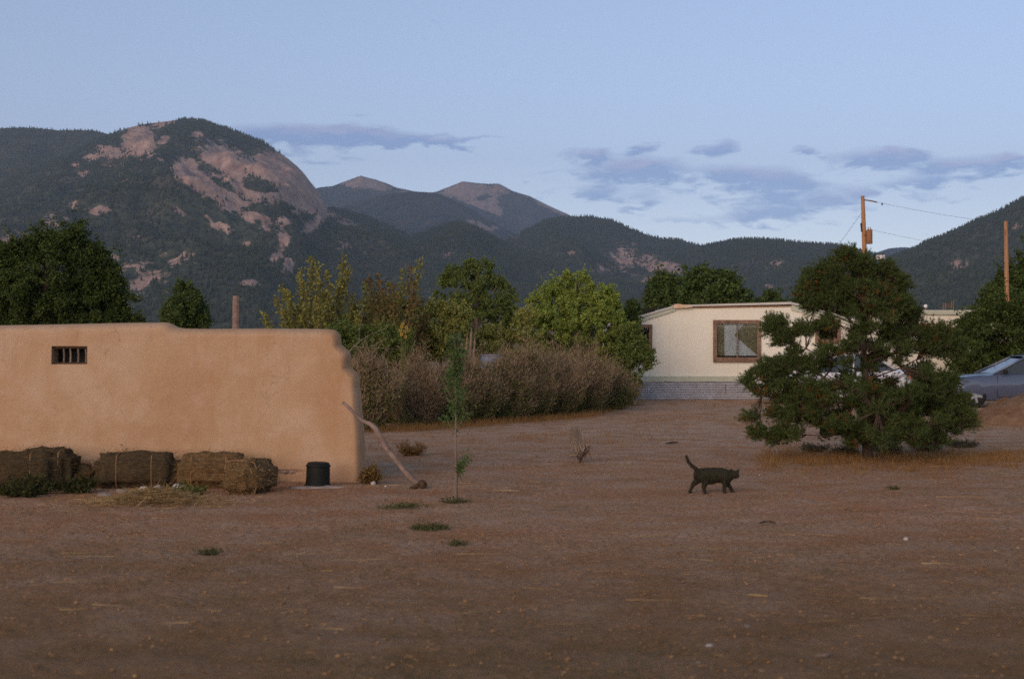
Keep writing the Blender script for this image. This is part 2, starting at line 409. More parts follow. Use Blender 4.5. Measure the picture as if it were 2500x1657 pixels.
M['straw_dark'] = leafmat('old_straw', [(.2, (.055, .036, .016)), (.6, (.13, .085, .035)), (.9, (.24, .16, .07))], .8, .1)
M['twine'] = simple('orange_twine', (.30, .16, .08), (.42, .24, .12), 40, .8, 0)
M['dry_grass'] = leafmat('dry_grass', [(.2, (.14, .075, .035)), (.55, (.21, .125, .06)), (.9, (.31, .21, .12))], .85, .2)
M['litter'] = leafmat('ground_litter', [(.2, (.12, .07, .042)), (.5, (.22, .135, .08)), (.75, (.30, .19, .12)), (.97, (.46, .34, .22))], .9, 0)
M['green_grass'] = leafmat('green_weed', [(.2, (.045, .050, .028)), (.6, (.070, .080, .042)), (.9, (.10, .11, .060))], .8, .3, gain=1.20)
M['pine'] = leafmat('pine_needles', [(.2, (.018, .032, .012)), (.5, (.036, .056, .021)), (.85, (.062, .086, .034))], .75, .15, gain=1.51)
M['pine_dead'] = leafmat('brown_needles', [(.2, (.10, .050, .018)), (.6, (.17, .080, .030)), (.9, (.26, .12, .045))], .85, .15)
M['juniper'] = leafmat('juniper', [(.2, (.014, .026, .009)), (.55, (.028, .046, .014)), (.9, (.048, .068, .022))], .8, .15, gain=1.6)
M['dark_leaf'] = leafmat('dark_leaf', [(.2, (.018, .032, .014)), (.55, (.034, .056, .020)), (.9, (.060, .085, .030))], .7, .25, gain=1.76)
M['elm'] = leafmat('elm_leaf', [(.2, (.026, .044, .016)), (.5, (.050, .074, .025)), (.85, (.088, .112, .040))], .7, .3, gain=2.01)
M['bright'] = leafmat('bright_leaf', [(.2, (.055, .085, .022)), (.5, (.105, .145, .040)), (.85, (.17, .215, .065))], .65, .35, gain=1.90)
M['willow'] = leafmat('willow_leaf', [(.2, (.065, .060, .028)), (.45, (.095, .098, .038)), (.7, (.12, .13, .048)), (.92, (.16, .16, .065))], .7, .35, gain=1.95)
M['willow_red'] = leafmat('reddish_leaf', [(.2, (.10, .060, .036)), (.45, (.12, .085, .044)), (.7, (.12, .115, .045)), (.92, (.17, .16, .065))], .7, .3, gain=1.2)
M['olive'] = leafmat('olive_leaf', [(.2, (.075, .050, .028)), (.45, (.075, .080, .032)), (.7, (.10, .105, .040)), (.92, (.14, .135, .055))], .7, .3, 1.56)
M['yellowgreen'] = leafmat('yellow_green_leaf', [(.2, (.06, .075, .028)), (.5, (.12, .135, .048)), (.9, (.21, .21, .085))], .7, .35, gain=1.84)
M['brush'] = leafmat('dry_brush', [(.2, (.066, .051, .040)), (.5, (.118, .092, .074)), (.8, (.175, .140, .114)), (.95, (.24, .20, .165))], .9, .1, gain=1.80)
M['brush_grey'] = leafmat('grey_brush', [(.2, (.075, .058, .048)), (.5, (.135, .105, .088)), (.8, (.20, .160, .135)), (.95, (.27, .22, .18))], .9, .1, 1.61)
M['brush_green'] = leafmat('brush_leaf', [(.2, (.030, .038, .016)), (.55, (.060, .070, .028)), (.9, (.10, .10, .045))], .8, .25, gain=1.95)
M['weed_dark'] = leafmat('dark_weed_leaf', [(.2, (.024, .028, .013)), (.6, (.040, .048, .020)), (.9, (.065, .07, .03))], .8, .2)
M['sage'] = leafmat('grey_green_scrub', [(.2, (.05, .050, .040)), (.6, (.085, .085, .068)), (.9, (.13, .125, .10))], .9, .15)
M['sapling'] = leafmat('sapling_leaf', [(.2, (.028, .058, .022)), (.55, (.048, .090, .034)), (.9, (.080, .125, .050))], .65, .35, gain=1.56)
M['pale_twig'] = leafmat('pale_dry_stem', [(.2, (.21, .18, .19)), (.9, (.38, .34, .37))], .9, .1)
M['dark_twig'] = simple('dark_root', (.045, .028, .015), (.10, .06, .035), 20, .95, .5, .01)
def f_fur(nt, b):
    v = coord(nt, 'Object', (2.5, 1, .8)); n = noise(nt, v, 18, 5, .6, 1.2); q = noise(nt, coord(nt, 'Object'), 160, 2)
    c = ramp(nt, n, [(.38, (.014, .014, .009)), (.52, (.042, .039, .023)), (.62, (.020, .019, .012))])
    nt.links.new(c, b.inputs['Base Color']); b.inputs['Roughness'].default_value = .9; b.inputs['Specular IOR Level'].default_value = .15
    bump(nt, b, q, .6, .004)
M['fur'] = mat('dark_tabby_fur', f_fur)
def paint(name, c, flake=.0, metal=.3):
    def f(nt, b):
        v = coord(nt, 'Object'); n = noise(nt, v, 2, 4)
        nt.links.new(mixc(nt, nm(nt, 'MULTIPLY', n, .25), c, tuple(k*.75+.02 for k in c)), b.inputs['Base Color'])
        b.inputs['Metallic'].default_value = metal; b.inputs['Roughness'].default_value = .28
        b.inputs['Coat Weight'].default_value = .6; b.inputs['Coat Roughness'].default_value = .08
    return mat(name, f)
M['blue_paint'] = paint('blue_silver_paint', (.075, .095, .15), metal=.1)
M['white_paint'] = paint('white_paint', (.66, .66, .68), metal=0)
M['rubber'] = simple('tyre_rubber', (.012, .012, .012), (.022, .021, .02), 20, .85, .2, .002)
M['rim'] = simple('wheel_metal', (.34, .33, .32), (.44, .43, .41), 5, .3, 0, metal=.8)
M['carglass'] = simple('tinted_glass', (.035, .042, .042), (.05, .06, .06), 1, .06, 0, spec=.8)
M['amber'] = simple('red_lens', (.55, .06, .02), (.65, .10, .03), 5, .2, 0, spec=.6)
M['headlamp'] = simple('lamp_lens', (.55, .55, .55), (.7, .7, .7), 5, .1, 0, spec=.6)
M['mound'] = simple('red_earth', (.16, .085, .045), (.25, .15, .085), 6, .97, .9, .05)
M['bluetarp'] = simple('blue_sheet', (.14, .19, .30), (.20, .26, .38), 6, .5, .3, .01)
M['lampwhite'] = simple('white_enamel', (.72, .70, .66), (.8, .78, .75), 4, .4, 0)
M['rust'] = simple('rust_metal', (.22, .10, .045), (.34, .17, .08), 8, .7, .2, .005)
M['wire'] = simple('dark_wire', (.03, .03, .03), (.05, .05, .05), 8, .6, 0)
M['yellow'] = simple('yellow_petal', (.42, .25, .03), (.52, .33, .05), 20, .6, 0)

# ------------------------------------------------------------------ ground sheet
def build_ground():
    th_f = np.linspace(-.46, .46, 560)
    th = np.concatenate([np.linspace(-math.pi, -.5, 40), th_f, np.linspace(.5, math.pi, 40)])
    r = np.concatenate([[.3, .8, 1.5, 2.4, 3.2, 4.0], np.geomspace(4.6, 60, 330), np.geomspace(66, 16000, 60)])
    T, Rr = np.meshgrid(th, r)
    x = Rr*np.sin(T); y = Rr*np.cos(T)
    z = gz(x, y)
    near = np.clip(1-(Rr-35)/25, 0, 1)*np.clip((Rr-3)/2, 0, 1)
    z = z + near*(.028*(fbm(x/.55, y/.55, 3, 21)-.5) + .016*(fbm(x/.11, y/.11, 2, 31)-.5))
    V = np.stack([x, y, z], -1).reshape(-1, 3)
    nr, nc = T.shape
    i = np.arange(nr-1)[:, None]*nc + np.arange(nc-1)[None, :]
    Fc = np.stack([i, i+1, i+nc+1, i+nc], -1).reshape(-1, 4)
    V = np.vstack([V, [[0, 0, 0]]]); c = len(V)-1
    k = np.arange(nc-1); cap = np.stack([np.full(nc-1, c), np.full(nc-1, c), k+1, k], -1)
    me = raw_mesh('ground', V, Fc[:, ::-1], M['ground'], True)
    o = link(bpy.data.objects.new('ground', me)); tag(o, 'bare reddish brown earth yard running out to the foothills', None, None, 'structure')
    return o
build_ground()

# ------------------------------------------------------------------ mountains
def prof(pts, px): 
    p = np.array(pts, float); return np.interp(px, p[:, 0], p[:, 1])
FOREST = []
def mountain(name, label, pts, D, W, rocks=(), material='mount', rows=130, step=3.0, seed=1, amp=90, spur=420, base=None, trees=0, rough=0, gexp=1.15):
    x0, x1 = pts[0][0], pts[-1][0]
    px = np.arange(x0, x1+step, step); nc = len(px)
    t = np.concatenate([np.linspace(0, 1, rows), np.linspace(1.06, 2.0, 14)])
    PX, Tt = np.meshgrid(px, t)
    py = prof(pts, px)
    # round off the traced corners a little and roughen the line
    k = np.array([1, 2, 3, 2, 1.])/9; py = np.convolve(np.pad(py, 2, 'edge'), k, 'valid')
    py = py + (fbm(px/23, px*0, 3, seed+50)-.5)*rough
    tanc = (HY-py)/F
    Yy = np.where(Tt <= 1, D-W*(1-Tt), D+W*.8*(Tt-1))
    Xx = (PX-CX)/F*Yy
    # keep range constant so the ends do not run away: depth measured along +Y
    zc = CAMH + tanc*D
    zb = gz(Xx, Yy)-15
    tt = np.clip(Tt, 0, 1)
    g = tt**gexp
    z = zb + (zc-zb)*g
    sp = 1-np.abs(2*fbm(Xx/spur+seed, Yy/(spur*2.6), 4, seed+3)-1)
    fine = fbm(Xx/90, Yy/90, 4, seed+9)-.5
    env = np.sin(np.pi*np.clip(tt, 0, 1))**.8
    z = z + env*((sp-.75)*amp*2.2 + fine*amp*.55)
    back = np.clip(Tt-1, 0, 1)
    z = np.where(Tt > 1, zc*(1-back**1.3)+zb*back**1.3, z)
    lim = CAMH + tanc*Yy*(.30+.70*np.clip(tt*1.02, 0, 1)**.35)
    z = np.where(Tt < .995, np.minimum(z, np.maximum(lim, zb)), z)
    pyv = HY-(z-CAMH)/Yy*F
    rk = np.zeros_like(z)
    for rr in rocks:
        cx, cy, rx, ry = rr[:4]; an = math.radians(rr[4]) if len(rr) > 4 else 0; s = rr[5] if len(rr) > 5 else 1
        dx = PX-cx; dy = pyv-cy; u = dx*math.cos(an)+dy*math.sin(an); v = -dx*math.sin(an)+dy*math.cos(an)
        q = s*np.exp(-((u/rx)**2+(v/ry)**2)*.9)
        rk = np.maximum(rk, q) if s > 0 else rk+q
    rk = np.clip(rk, 0, 1)
    # cliffs stand a little proud and broken
    z = z + np.where(Tt < .96, rk*(fbm(Xx/45, z/60, 3, seed+77)-.5)*26, 0)
    V = np.stack([Xx, Yy, z], -1).reshape(-1, 3)
    nr = len(t); i = np.arange(nr-1)[:, None]*nc + np.arange(nc-1)[None, :]
    Fc = np.stack([i, i+1, i+nc+1, i+nc], -1).reshape(-1, 4)
    me = raw_mesh(name, V, Fc, M[material], True)
    a = me.attributes.new('rock', 'FLOAT', 'POINT'); a.data.foreach_set('value', rk.ravel().astype(np.float32))
    o = link(bpy.data.objects.new(name, me)); tag(o, label, None, None, 'structure')
    if trees:
        rs = R0(seed+5); n = trees
        ci = rs.rand(n)*(nc-1.001); ri = rs.rand(n)**.8*(rows+5)
        # prefer equal density over the ground seen: near rows thin out
        c0 = ci.astype(int); r0 = np.minimum(ri.astype(int), nr-2); fc = ci-c0; fr = np.clip(ri-r0, 0, 1)
        Vg = V.reshape(nr, nc, 3)
        p = (Vg[r0, c0]*(1-fc)[:, None]+Vg[r0, c0+1]*fc[:, None])*(1-fr)[:, None]+(Vg[r0+1, c0]*(1-fc)[:, None]+Vg[r0+1, c0+1]*fc[:, None])*fr[:, None]
        q = rk[r0, c0] + (fbm(p[:, 0]/60, p[:, 2]/60, 3, 4)-.5)*.9 - .35*(rs.rand(n) > .8)
        dens = fbm(p[:, 0]/260, p[:, 2]/150, 3, seed+8)
        keep = (q < .30) & (rs.rand(n) < .45+dens*1.0)
        FOREST.append(p[keep])
    return o

mountain('mountain', 'far bare-topped blue peak left of the pass', [(560, 520), (780, 457), (813, 454), (851, 439), (881, 429), (919, 439), (940, 446), (974, 460), (1012, 467), (1063, 471), (1150, 500), (1300, 560)],
         11500, 3500, [(890, 440, 48, 17, 14), (925, 452, 30, 9, 20), (860, 448, 24, 10), (990, 470, 14, 4)], 'mount_far', 70, 3, 3, 60, 700, rough=2)
mountain('mountain', 'far blue peak with wide brown scree face right of the pass', [(900, 520), (1030, 474), (1063, 469), (1097, 456), (1130, 442), (1156, 446), (1185, 448), (1219, 448), (1249, 465), (1295, 479), (1342, 503), (1392, 526), (1480, 560), (1700, 620)],
         12500, 3500, [(1150, 468, 75, 26, 10), (1185, 500, 55, 34, 35), (1205, 520, 36, 26), (1225, 462, 26, 14, 20), (1178, 482, 15, 8, -15, -1.1), (1262, 505, 24, 34, 30, -1.3), (1340, 505, 50, 5, 27), (1110, 462, 40, 10, -20)],
         'mount_far', 70, 3, 13, 60, 700, rough=2)
mountain('ridge', 'dark blue wooded ridge in front of the far peaks', [(640, 580), (813, 512), (877, 490), (940, 475), (1004, 467), (1063, 470), (1109, 490), (1151, 511), (1194, 536), (1215, 550), (1300, 590), (1450, 640)],
         9000, 2600, [(1180, 552, 22, 7, 25), (1150, 540, 12, 5, 20), (1205, 556, 12, 5)], 'mount_far', 80, 3, 23, 70, 600, rough=2)
mountain('ridge', 'blue sliver of ridge low in the gap at the right', [(2020, 680), (2136, 618), (2171, 606), (2206, 603), (2236, 606), (2300, 612), (2500, 640)], 10500, 2500, [], 'mount_far', 40, 4, 33, 40, 600)
mountain('mountain', 'dark wooded mountain shoulder at the far left', [(-1500, 420), (-900, 360), (-400, 330), (-100, 318), (0, 313), (60, 311), (150, 318), (220, 318), (255, 324), (290, 345), (400, 420), (600, 560)],
         6600, 3400, [(150, 440, 22, 9), (60, 545, 60, 26, 0, .45)], 'mount', 120, 4, 43, 110, 520, trees=26000, rough=2.5)
DOME = [(268, 328), (300, 316), (345, 303), (400, 296), (450, 290), (490, 293), (520, 304), (560, 316), (600, 330), (640, 346), (672, 366), (700, 385), (725, 405), (742, 423), (757, 444), (772, 462), (785, 482), (800, 507), (856, 519), (919, 536), (961, 553), (1004, 576), (1060, 600), (1130, 630), (1300, 690)]
ROCKS = [(340, 345, 42, 38, 0, 1.2), (520, 545, 46, 10, 30, .55), (330, 650, 70, 24, -10, .5), (60, 590, 90, 30, -14, .62), (430, 640, 60, 16, 10, .45), (560, 560, 40, 12, 20, .5), (860, 640, 60, 14, 10, .42), (397, 300, 34, 9, -8), (270, 372, 42, 16, 8), (224, 385, 24, 8), (505, 452, 98, 25, 33, 1.35), (455, 415, 40, 24, 20, 1.3), (540, 397, 56, 36, 30, 1.35),
         (565, 428, 56, 36, 20, 1.4), (626, 410, 56, 28, 15, 1.15), (600, 456, 60, 28, 10, 1.1), (722, 450, 92, 40, 44, 1.6), (690, 428, 60, 36, 32, 1.4), (620, 470, 70, 14, 25, .9), (650, 481, 44, 12, -5), (755, 480, 34, 24, 40),
         (537, 446, 24, 7, 20, -1.2), (622, 449, 40, 10, 20, -1.1), (530, 420, 44, 5, 35, -.9), (613, 531, 22, 17, 10), (647, 539, 15, 13), (693, 539, 19, 11), (723, 518, 13, 9), (693, 581, 16, 24), (782, 535, 36, 16, -35, .75), (755, 556, 26, 14, -30, .7),
         (604, 598, 15, 9), (676, 628, 18, 13), (704, 648, 14, 24, 10), (650, 560, 24, 10, 10, .55), (448, 518, 34, 7, 15, .7), (237, 514, 26, 11, 0, .8), (180, 500, 20, 12, 0, .55), (203, 425, 20, 9, 0, .8), (182, 404, 10, 5),
         (482, 328, 15, 7), (397, 342, 18, 9, -25), (270, 623, 30, 20, 0, .6), (368, 678, 60, 20, 0, .55), (338, 704, 34, 24, 0, .6), (120, 545, 70, 22, -12, .45), (470, 620, 40, 10, 0, .5), (320, 590, 60, 14, -20, .42), (850, 545, 60, 12, 15, .4), (840, 600, 30, 14, 0, .42), (620, 690, 30, 12, 0, .5), (255, 400, 40, 14, 0, .4)]
mountain('mountain', 'great domed mountain with pale pink cliffs on its right shoulder', [(-1400, 640), (-600, 590), (-300, 520), (0, 440), (120, 395), (200, 362), (240, 342)]+DOME,
         5600, 3300, ROCKS, 'mount', 230, 2.5, 53, 120, 420, trees=90000, rough=3, gexp=1.0)
mountain('ridge', 'wooded ridge with pink rock outcrops right of the middle', [(1080, 680), (1180, 612), (1236, 589), (1278, 566), (1333, 538), (1397, 528), (1443, 528), (1490, 536), (1536, 557), (1595, 579), (1667, 589), (1722, 602), (1800, 640), (1950, 700)],
         6200, 2600, [(1236, 572, 34, 12, -10, .9), (1280, 556, 20, 8, -20, .6), (1523, 629, 34, 34, 60, .72), (1580, 642, 50, 20, 20, .68), (1640, 655, 60, 15, 5, .75), (1470, 662, 40, 18, 0, .55), (1600, 680, 60, 20, 0, .5), (1396, 620, 12, 8), (1540, 610, 20, 12, 0, .6)],
         'mount', 140, 3, 63, 90, 420, trees=30000, rough=3)
mountain('hill', 'rounded dark wooded hill in the middle distance', [(820, 700), (900, 640), (960, 604), (1004, 579), (1046, 562), (1118, 543), (1156, 553), (1198, 574), (1228, 591), (1287, 619), (1342, 636), (1420, 655), (1600, 700)],
         5000, 2200, [(1020, 610, 20, 8, 0, .5), (1090, 628, 30, 10, 0, .45)], 'mount', 120, 3, 73, 80, 380, trees=30000, rough=3)
mountain('ridge', 'long low wooded ridge behind the mobile home', [(1560, 680), (1680, 622), (1720, 602), (1778, 590), (1831, 584), (1884, 586), (1990, 596), (2042, 598), (2095, 609), (2143, 622), (2220, 650), (2330, 700)],
         5400, 2200, [(1880, 700, 20, 8, 0, .6), (1900, 640, 30, 10, 0, .4)], 'mount', 120, 3, 83, 80, 380, trees=26000, rough=3)
mountain('mountain', 'dark wooded mountainside rising off the right edge', [(1800, 760), (1950, 712), (2050, 676), (2150, 640), (2238, 606), (2275, 586), (2322, 568), (2380, 542), (2438, 517), (2500, 484), (2620, 425), (2800, 370), (3100, 330), (3800, 360), (4400, 480)],
         4300, 2200, [(2336, 651, 15, 11, 0, .9), (2362, 646, 8, 6, 0, .8), (2440, 655, 8, 6, 0, .8), (2480, 555, 10, 6, 0, .7)], 'mount', 140, 3, 93, 90, 380, trees=46000, rough=3)

def build_forest():
    pts = np.concatenate(FOREST)
    me = bpy.data.meshes.new('forest'); me.vertices.add(len(pts)); me.vertices.foreach_set('co', pts.astype(np.float32).ravel())
    o = link(bpy.data.objects.new('forest', me)); tag(o, 'dark conifer forest covering the mountainsides', None, None, 'stuff')
    # one conifer, three stacked tiers, as a node-made instance
    n = 6; V = []; Fs = []
    for (r, z0, z1) in ((3.6, .6, 6), (2.8, 4, 9), (1.8, 7.5, 13)):
        b = len(V)
        for j in range(n):
            a = 2*math.pi*j/n + z0; V.append((r*(1+.25*math.sin(j*2.3+z0))*math.cos(a), r*math.sin(a), z0))
        V.append((0, 0, z1)); Fs += [(b+j, b+(j+1) % n, b+n) for j in range(n)]
    cm = raw_mesh('conifer_shape', V, Fs, M['conifer'])
    cone = bpy.data.objects.new('conifer_shape', cm)
    ng = bpy.data.node_groups.new('forest_nodes', 'GeometryNodeTree')
    ng.interface.new_socket('Geometry', in_out='INPUT', socket_type='NodeSocketGeometry'); ng.interface.new_socket('Geometry', in_out='OUTPUT', socket_type='NodeSocketGeometry')
    gi = ng.nodes.new('NodeGroupInput'); go = ng.nodes.new('NodeGroupOutput'); iop = ng.nodes.new('GeometryNodeInstanceOnPoints')
    oi = ng.nodes.new('GeometryNodeObjectInfo'); oi.inputs['Object'].default_value = cone
    rv = ng.nodes.new('FunctionNodeRandomValue'); rv.data_type = 'FLOAT_VECTOR'
    rv.inputs[0].default_value = (.6, .6, .45); rv.inputs[1].default_value = (1.35, 1.35, 1.15)
    rr = ng.nodes.new('FunctionNodeRandomValue'); rr.data_type = 'FLOAT_VECTOR'; rr.inputs[0].default_value = (0, 0, 0); rr.inputs[1].default_value = (.12, .12, 6.28)
    L = ng.links; L.new(gi.outputs[0], iop.inputs['Points']); L.new(oi.outputs['Geometry'], iop.inputs['Instance'])
    L.new(rv.outputs[0], iop.inputs['Scale']); L.new(rr.outputs[0], iop.inputs['Rotation']); L.new(iop.outputs[0], go.inputs[0])
    md = o.modifiers.new('forest', 'NODES'); md.node_group = ng
    print('forest trees', len(pts))
build_forest()

# haze: one closed box of air round camera and scene
def f_haze(nt, b):
    nt.nodes.remove(b); v = N(nt, 'ShaderNodeVolumePrincipled')
    v.inputs['Color'].default_value = (.72, .84, 1.0, 1); v.inputs['Density'].default_value = 6.0e-5; v.inputs['Anisotropy'].default_value = 0.2
    nt.links.new(v.outputs[0], nt.nodes['Material Output'].inputs['Volume'])
hb = MB(); hb.box((0, 6900, 1095), (24000, 20200, 2320)); hz = hb.build('haze', mat('blue_air', f_haze)); tag(hz, 'thin blue evening haze lying over the whole valley', None, None, 'stuff')

# ------------------------------------------------------------------ plants: generators
def inside(poly, x, y):
    poly = np.asarray(poly, float); n = len(poly); c = np.zeros(len(x), bool); j = n-1
    for i in range(n):
        xi, yi = poly[i]; xj, yj = poly[j]
        cond = ((yi > y) != (yj > y)) & (x < (xj-xi)*(y-yi)/(yj-yi+1e-9)+xi)
        c ^= cond; j = i
    return c
def edge_dist(poly, x, y):
    poly = np.asarray(poly, float); d = np.full(len(x), 1e9); n = len(poly)
    for i in range(n):
        a = poly[i]; b = poly[(i+1) % n]; ab = b-a; L = (ab**2).sum()
        t = np.clip(((x-a[0])*ab[0]+(y-a[1])*ab[1])/L, 0, 1)
        d = np.minimum(d, np.hypot(x-a[0]-t*ab[0], y-a[1]-t*ab[1]))
    return d
def clumps(poly, r, n, Y, rs, depth=1.0, maxd=1e9, inset=.6):
    """clump centres inside an outline given in photo pixels, spread through a round crown at distance Y"""
    poly = np.asarray(poly, float); lo = poly.min(0); hi = poly.max(0)
    C = []
    tries = 0
    while len(C) < n and tries < 60:
        x = lo[0]+rs.rand(n*6)*(hi[0]-lo[0]); y = lo[1]+rs.rand(n*6)*(hi[1]-lo[1])
        ok = inside(poly, x, y); x = x[ok]; y = y[ok]; d = edge_dist(poly, x, y); ok = d > r*inset*rs.rand(len(d))**.5; x = x[ok]; y = y[ok]; d = d[ok]
        for i in range(len(x)):
            if len(C) >= n: break
            half = min(d[i]*1.25, maxd)*depth/F*Y; dy = (rs.rand()*2-1)*half
            C.append((X(x[i], Y), Y+dy, Z(y[i], Y)))
        tries += 1
    return np.array(C)
def unit(rs, n, flat=1.0):
    v = rs.randn(n, 3); v[:, 2] *= flat; return v/np.linalg.norm(v, axis=1)[:, None]
def leaf_quads(c, L, w, rs, d=None, up=0.0):
    n = len(c); d = unit(rs, n) if d is None else d
    d = d+np.array([0, 0, up]); d /= np.linalg.norm(d, axis=1)[:, None]
    s = np.cross(d, unit(rs, n)); s /= np.linalg.norm(s, axis=1)[:, None]
    Ls = (L*(.6+.8*rs.rand(n)))[:, None]; ws = (w*(.6+.8*rs.rand(n)))[:, None]
    V = np.stack([c, c+d*Ls*.5+s*ws, c+d*Ls, c+d*Ls*.5-s*ws], 1).reshape(-1, 3)
    return V, np.arange(4*n).reshape(n, 4)
def blades(c, d, L, w, rs):
    n = len(c); s = np.cross(d, unit(rs, n)); s /= np.linalg.norm(s, axis=1)[:, None]+1e-9
    Ls = np.broadcast_to(L, (n,))[:, None]; ws = np.broadcast_to(w, (n,))[:, None]
    V = np.stack([c-s*ws, c+s*ws, c+d*Ls], 1).reshape(-1, 3)
    return V, np.arange(3*n).reshape(n, 3)
def spread(C, rad, per, rs, sub=5, subr=.38, squash=.8):
    """leaf points: small tight sub-clumps inside every clump, so gaps show through"""
    n = len(C)
    sc = np.repeat(C, sub, 0)+unit(rs, n*sub)*(rs.rand(n*sub, 1)**.5)*rad*np.array([1, 1, squash])
    k = max(1, per//sub); pts = np.repeat(sc, k, 0)+rs.randn(n*sub*k, 3)*rad*subr*.5*np.array([1, 1, squash])
    return pts
def limbs(mb, base, top, C, r0, rs, n=14, low=.25, thin=.3, minr=.006):
    base = Vector(base); top = Vector(top)
    idx = rs.permutation(len(C))[:n]
    for i in idx:
        c = Vector(C[i]); h = max(low, min(.95, (c.z-base.z)/max(.1, top.z-base.z)-.18-.12*rs.rand()))
        a = base.lerp(top, h); m = a.lerp(c, .55)+Vector((rs.randn()*.04, rs.randn()*.04, rs.randn()*.03-.02))*((c-a).length)
        r = max(minr, r0*(1-h*.7)*thin); mb.tube([a, a.lerp(m, .5)+Vector((0, 0, .02)), m, c], [r, r*.8, r*.55, minr*.6], 5)
def tree(name, label, polys, Y, leaf, rs, n, r, per, L, w, trunkpx, toppx, cat='tree', group=None, gbase=None, r0=.12, trunk='bark', nl=18, depth=1., kind='leaf', partname='foliage', extra=None, squash=.8, sub=5, subr=.38, maxd=1e9, up=0.1):
    bx = X(trunkpx, Y); base = (bx, Y, G(bx, Y)-.05) if gbase is None else gbase
    root = thing(name, label, cat, (base[0], base[1], base[2]+.05), 0, group)
    top = P(toppx[0], toppx[1], Y)
    Cs = []
    areas = [abs(sum(p[i][0]*p[(i+1) % len(p)][1]-p[(i+1) % len(p)][0]*p[i][1] for i in range(len(p))))/2 for p in polys]
    for p, a in zip(polys, areas): Cs.append(clumps(p, r, max(2, int(n*.72*a/sum(areas))), Y, rs, depth, maxd, .45))
    C = np.vstack(Cs); rad = r/F*Y*1.15
    mb = MB(); bt = Vector(base); tp = Vector(top)
    pts = [bt.lerp(tp, t)+Vector((math.sin(t*5+bx)*.03, math.cos(t*4)*.03, 0))*t*(tp-bt).length*.3 for t in (0, .25, .5, .75, 1)]
    mb.tube(pts, [r0*1.2, r0*.9, r0*.65, r0*.4, r0*.12], 8)
    mb.build('trunk', M[trunk], root, True)
    lb = MB(); limbs(lb, base, top, C, r0, rs, nl); lb.build('limbs', M[trunk], root)
    pts = spread(C, rad, per, rs, sub, subr, squash)
    # loose sprays standing out of the crown
    zt = np.percentile(C[:, 2], 45); hi = C[C[:, 2] > zt]; sh = hi[rs.randint(0, len(hi), int(len(hi)*.45))]; k = 26
    dr = unit(rs, len(sh))*.55+np.array([0, 0, 1.0]); dr[:, 0] += np.sign(sh[:, 0]-base[0])*.25; tt = rs.rand(len(sh), k, 1)
    sp = sh[:, None, :]+dr[:, None, :]*tt*rad*1.7+rs.randn(len(sh), k, 3)*rad*.16*(1.2-tt); pts = np.vstack([pts, sp.reshape(-1, 3)])
    keep = pts[:, 2] > gz(pts[:, 0], pts[:, 1])+.02; pts = pts[keep]
    V, Fc = leaf_quads(pts, L, w, rs, up=up)
    mesh_obj(partname, V, Fc, M[leaf], root)
    if extra: extra(root, C, rad, rs)
    return root, C

def shoots(name, label, basepx, Y, tips, leafs, rs, per=240, L=.07, w=.016, cat='shrub', spreadw=.10, group=None, bot=.0, stem='grey_bark', r0=.018):
    bx = X(basepx, Y); bz = G(bx, Y); root = thing(name, label, cat, (bx, Y, bz), 0, group)
    mb = MB(); Pts = [[] for _ in leafs]
    for k, (tx, ty) in enumerate(tips):
        a = Vector((bx+rs.randn()*.25, Y+rs.randn()*.3, bz-.03)); b = Vector(P(tx, ty, Y))+Vector((0, rs.randn()*.5, 0))
        m = a.lerp(b, .5)+Vector(((b.x-a.x)*.12, 0, 0)); path = [a, a.lerp(m, .5), m, m.lerp(b, .5), b]
        mb.tube(path, [r0, r0*.85, r0*.6, r0*.4, .004], 5)
        t = bot+(1-bot)*rs.rand(per)**.9; pts = []
        for q in t:
            f = q*4; i = min(3, int(f)); pts.append(path[i].lerp(path[i+1], f-i))
        pts = np.array([tuple(p) for p in pts]); wdt = spreadw*(1.6-1.35*t)[:, None]
        pts = pts+rs.randn(per, 3)*wdt*np.array([1, 1, .8])
        Pts[k % len(leafs) if len(leafs) > 1 else 0].append(pts)
    mb.build('stem', M[stem], root)
    for lf, pp in zip(leafs, Pts):
        if pp:
            V, Fc = leaf_quads(np.vstack(pp), L, w, rs, up=.35); mesh_obj('foliage', V, Fc, M[lf], root)
    return root

# ------------------------------------------------------------------ background trees
rs = R0(11)
tree('juniper_tree', 'broad very dark juniper rising behind the adobe wall at the far left', [[(-140, 800), (-120, 680), (-60, 620), (0, 598), (50, 588), (95, 558), (140, 550), (190, 560), (228, 590), (262, 622), (285, 665), (305, 705), (322, 745), (340, 800), (300, 850), (0, 850)]],
     44, 'juniper', rs, 760, 24, 230, .10, .022, 110, (110, 600), r0=.25, nl=40, depth=.8)
tree('shrub_tree', 'small round dark tree above the step in the adobe wall', [[(385, 800), (395, 760), (408, 722), (425, 695), (458, 688), (488, 698), (508, 738), (512, 800), (470, 840), (410, 840)]],
     40, 'dark_leaf', rs, 110, 15, 120, .10, .022, 450, (450, 715), r0=.08, nl=14)
tree('cottonwood_tree', 'dark round tree behind the left corner of the mobile home roof', [[(1576, 770), (1580, 708), (1602, 678), (1640, 666), (1668, 690), (1690, 735), (1700, 790), (1620, 810)]],
     62, 'dark_leaf', rs, 130, 17, 130, .16, .04, 1632, (1632, 700), r0=.18)
tree('cottonwood_tree', 'wider dark tree behind the middle of the mobile home roof', [[(1655, 780), (1662, 705), (1682, 668), (1712, 650), (1750, 655), (1790, 682), (1825, 718), (1852, 750), (1852, 790), (1700, 800)]],
     60, 'dark_leaf', rs, 190, 17, 130, .16, .04, 1735, (1730, 690), r0=.2)
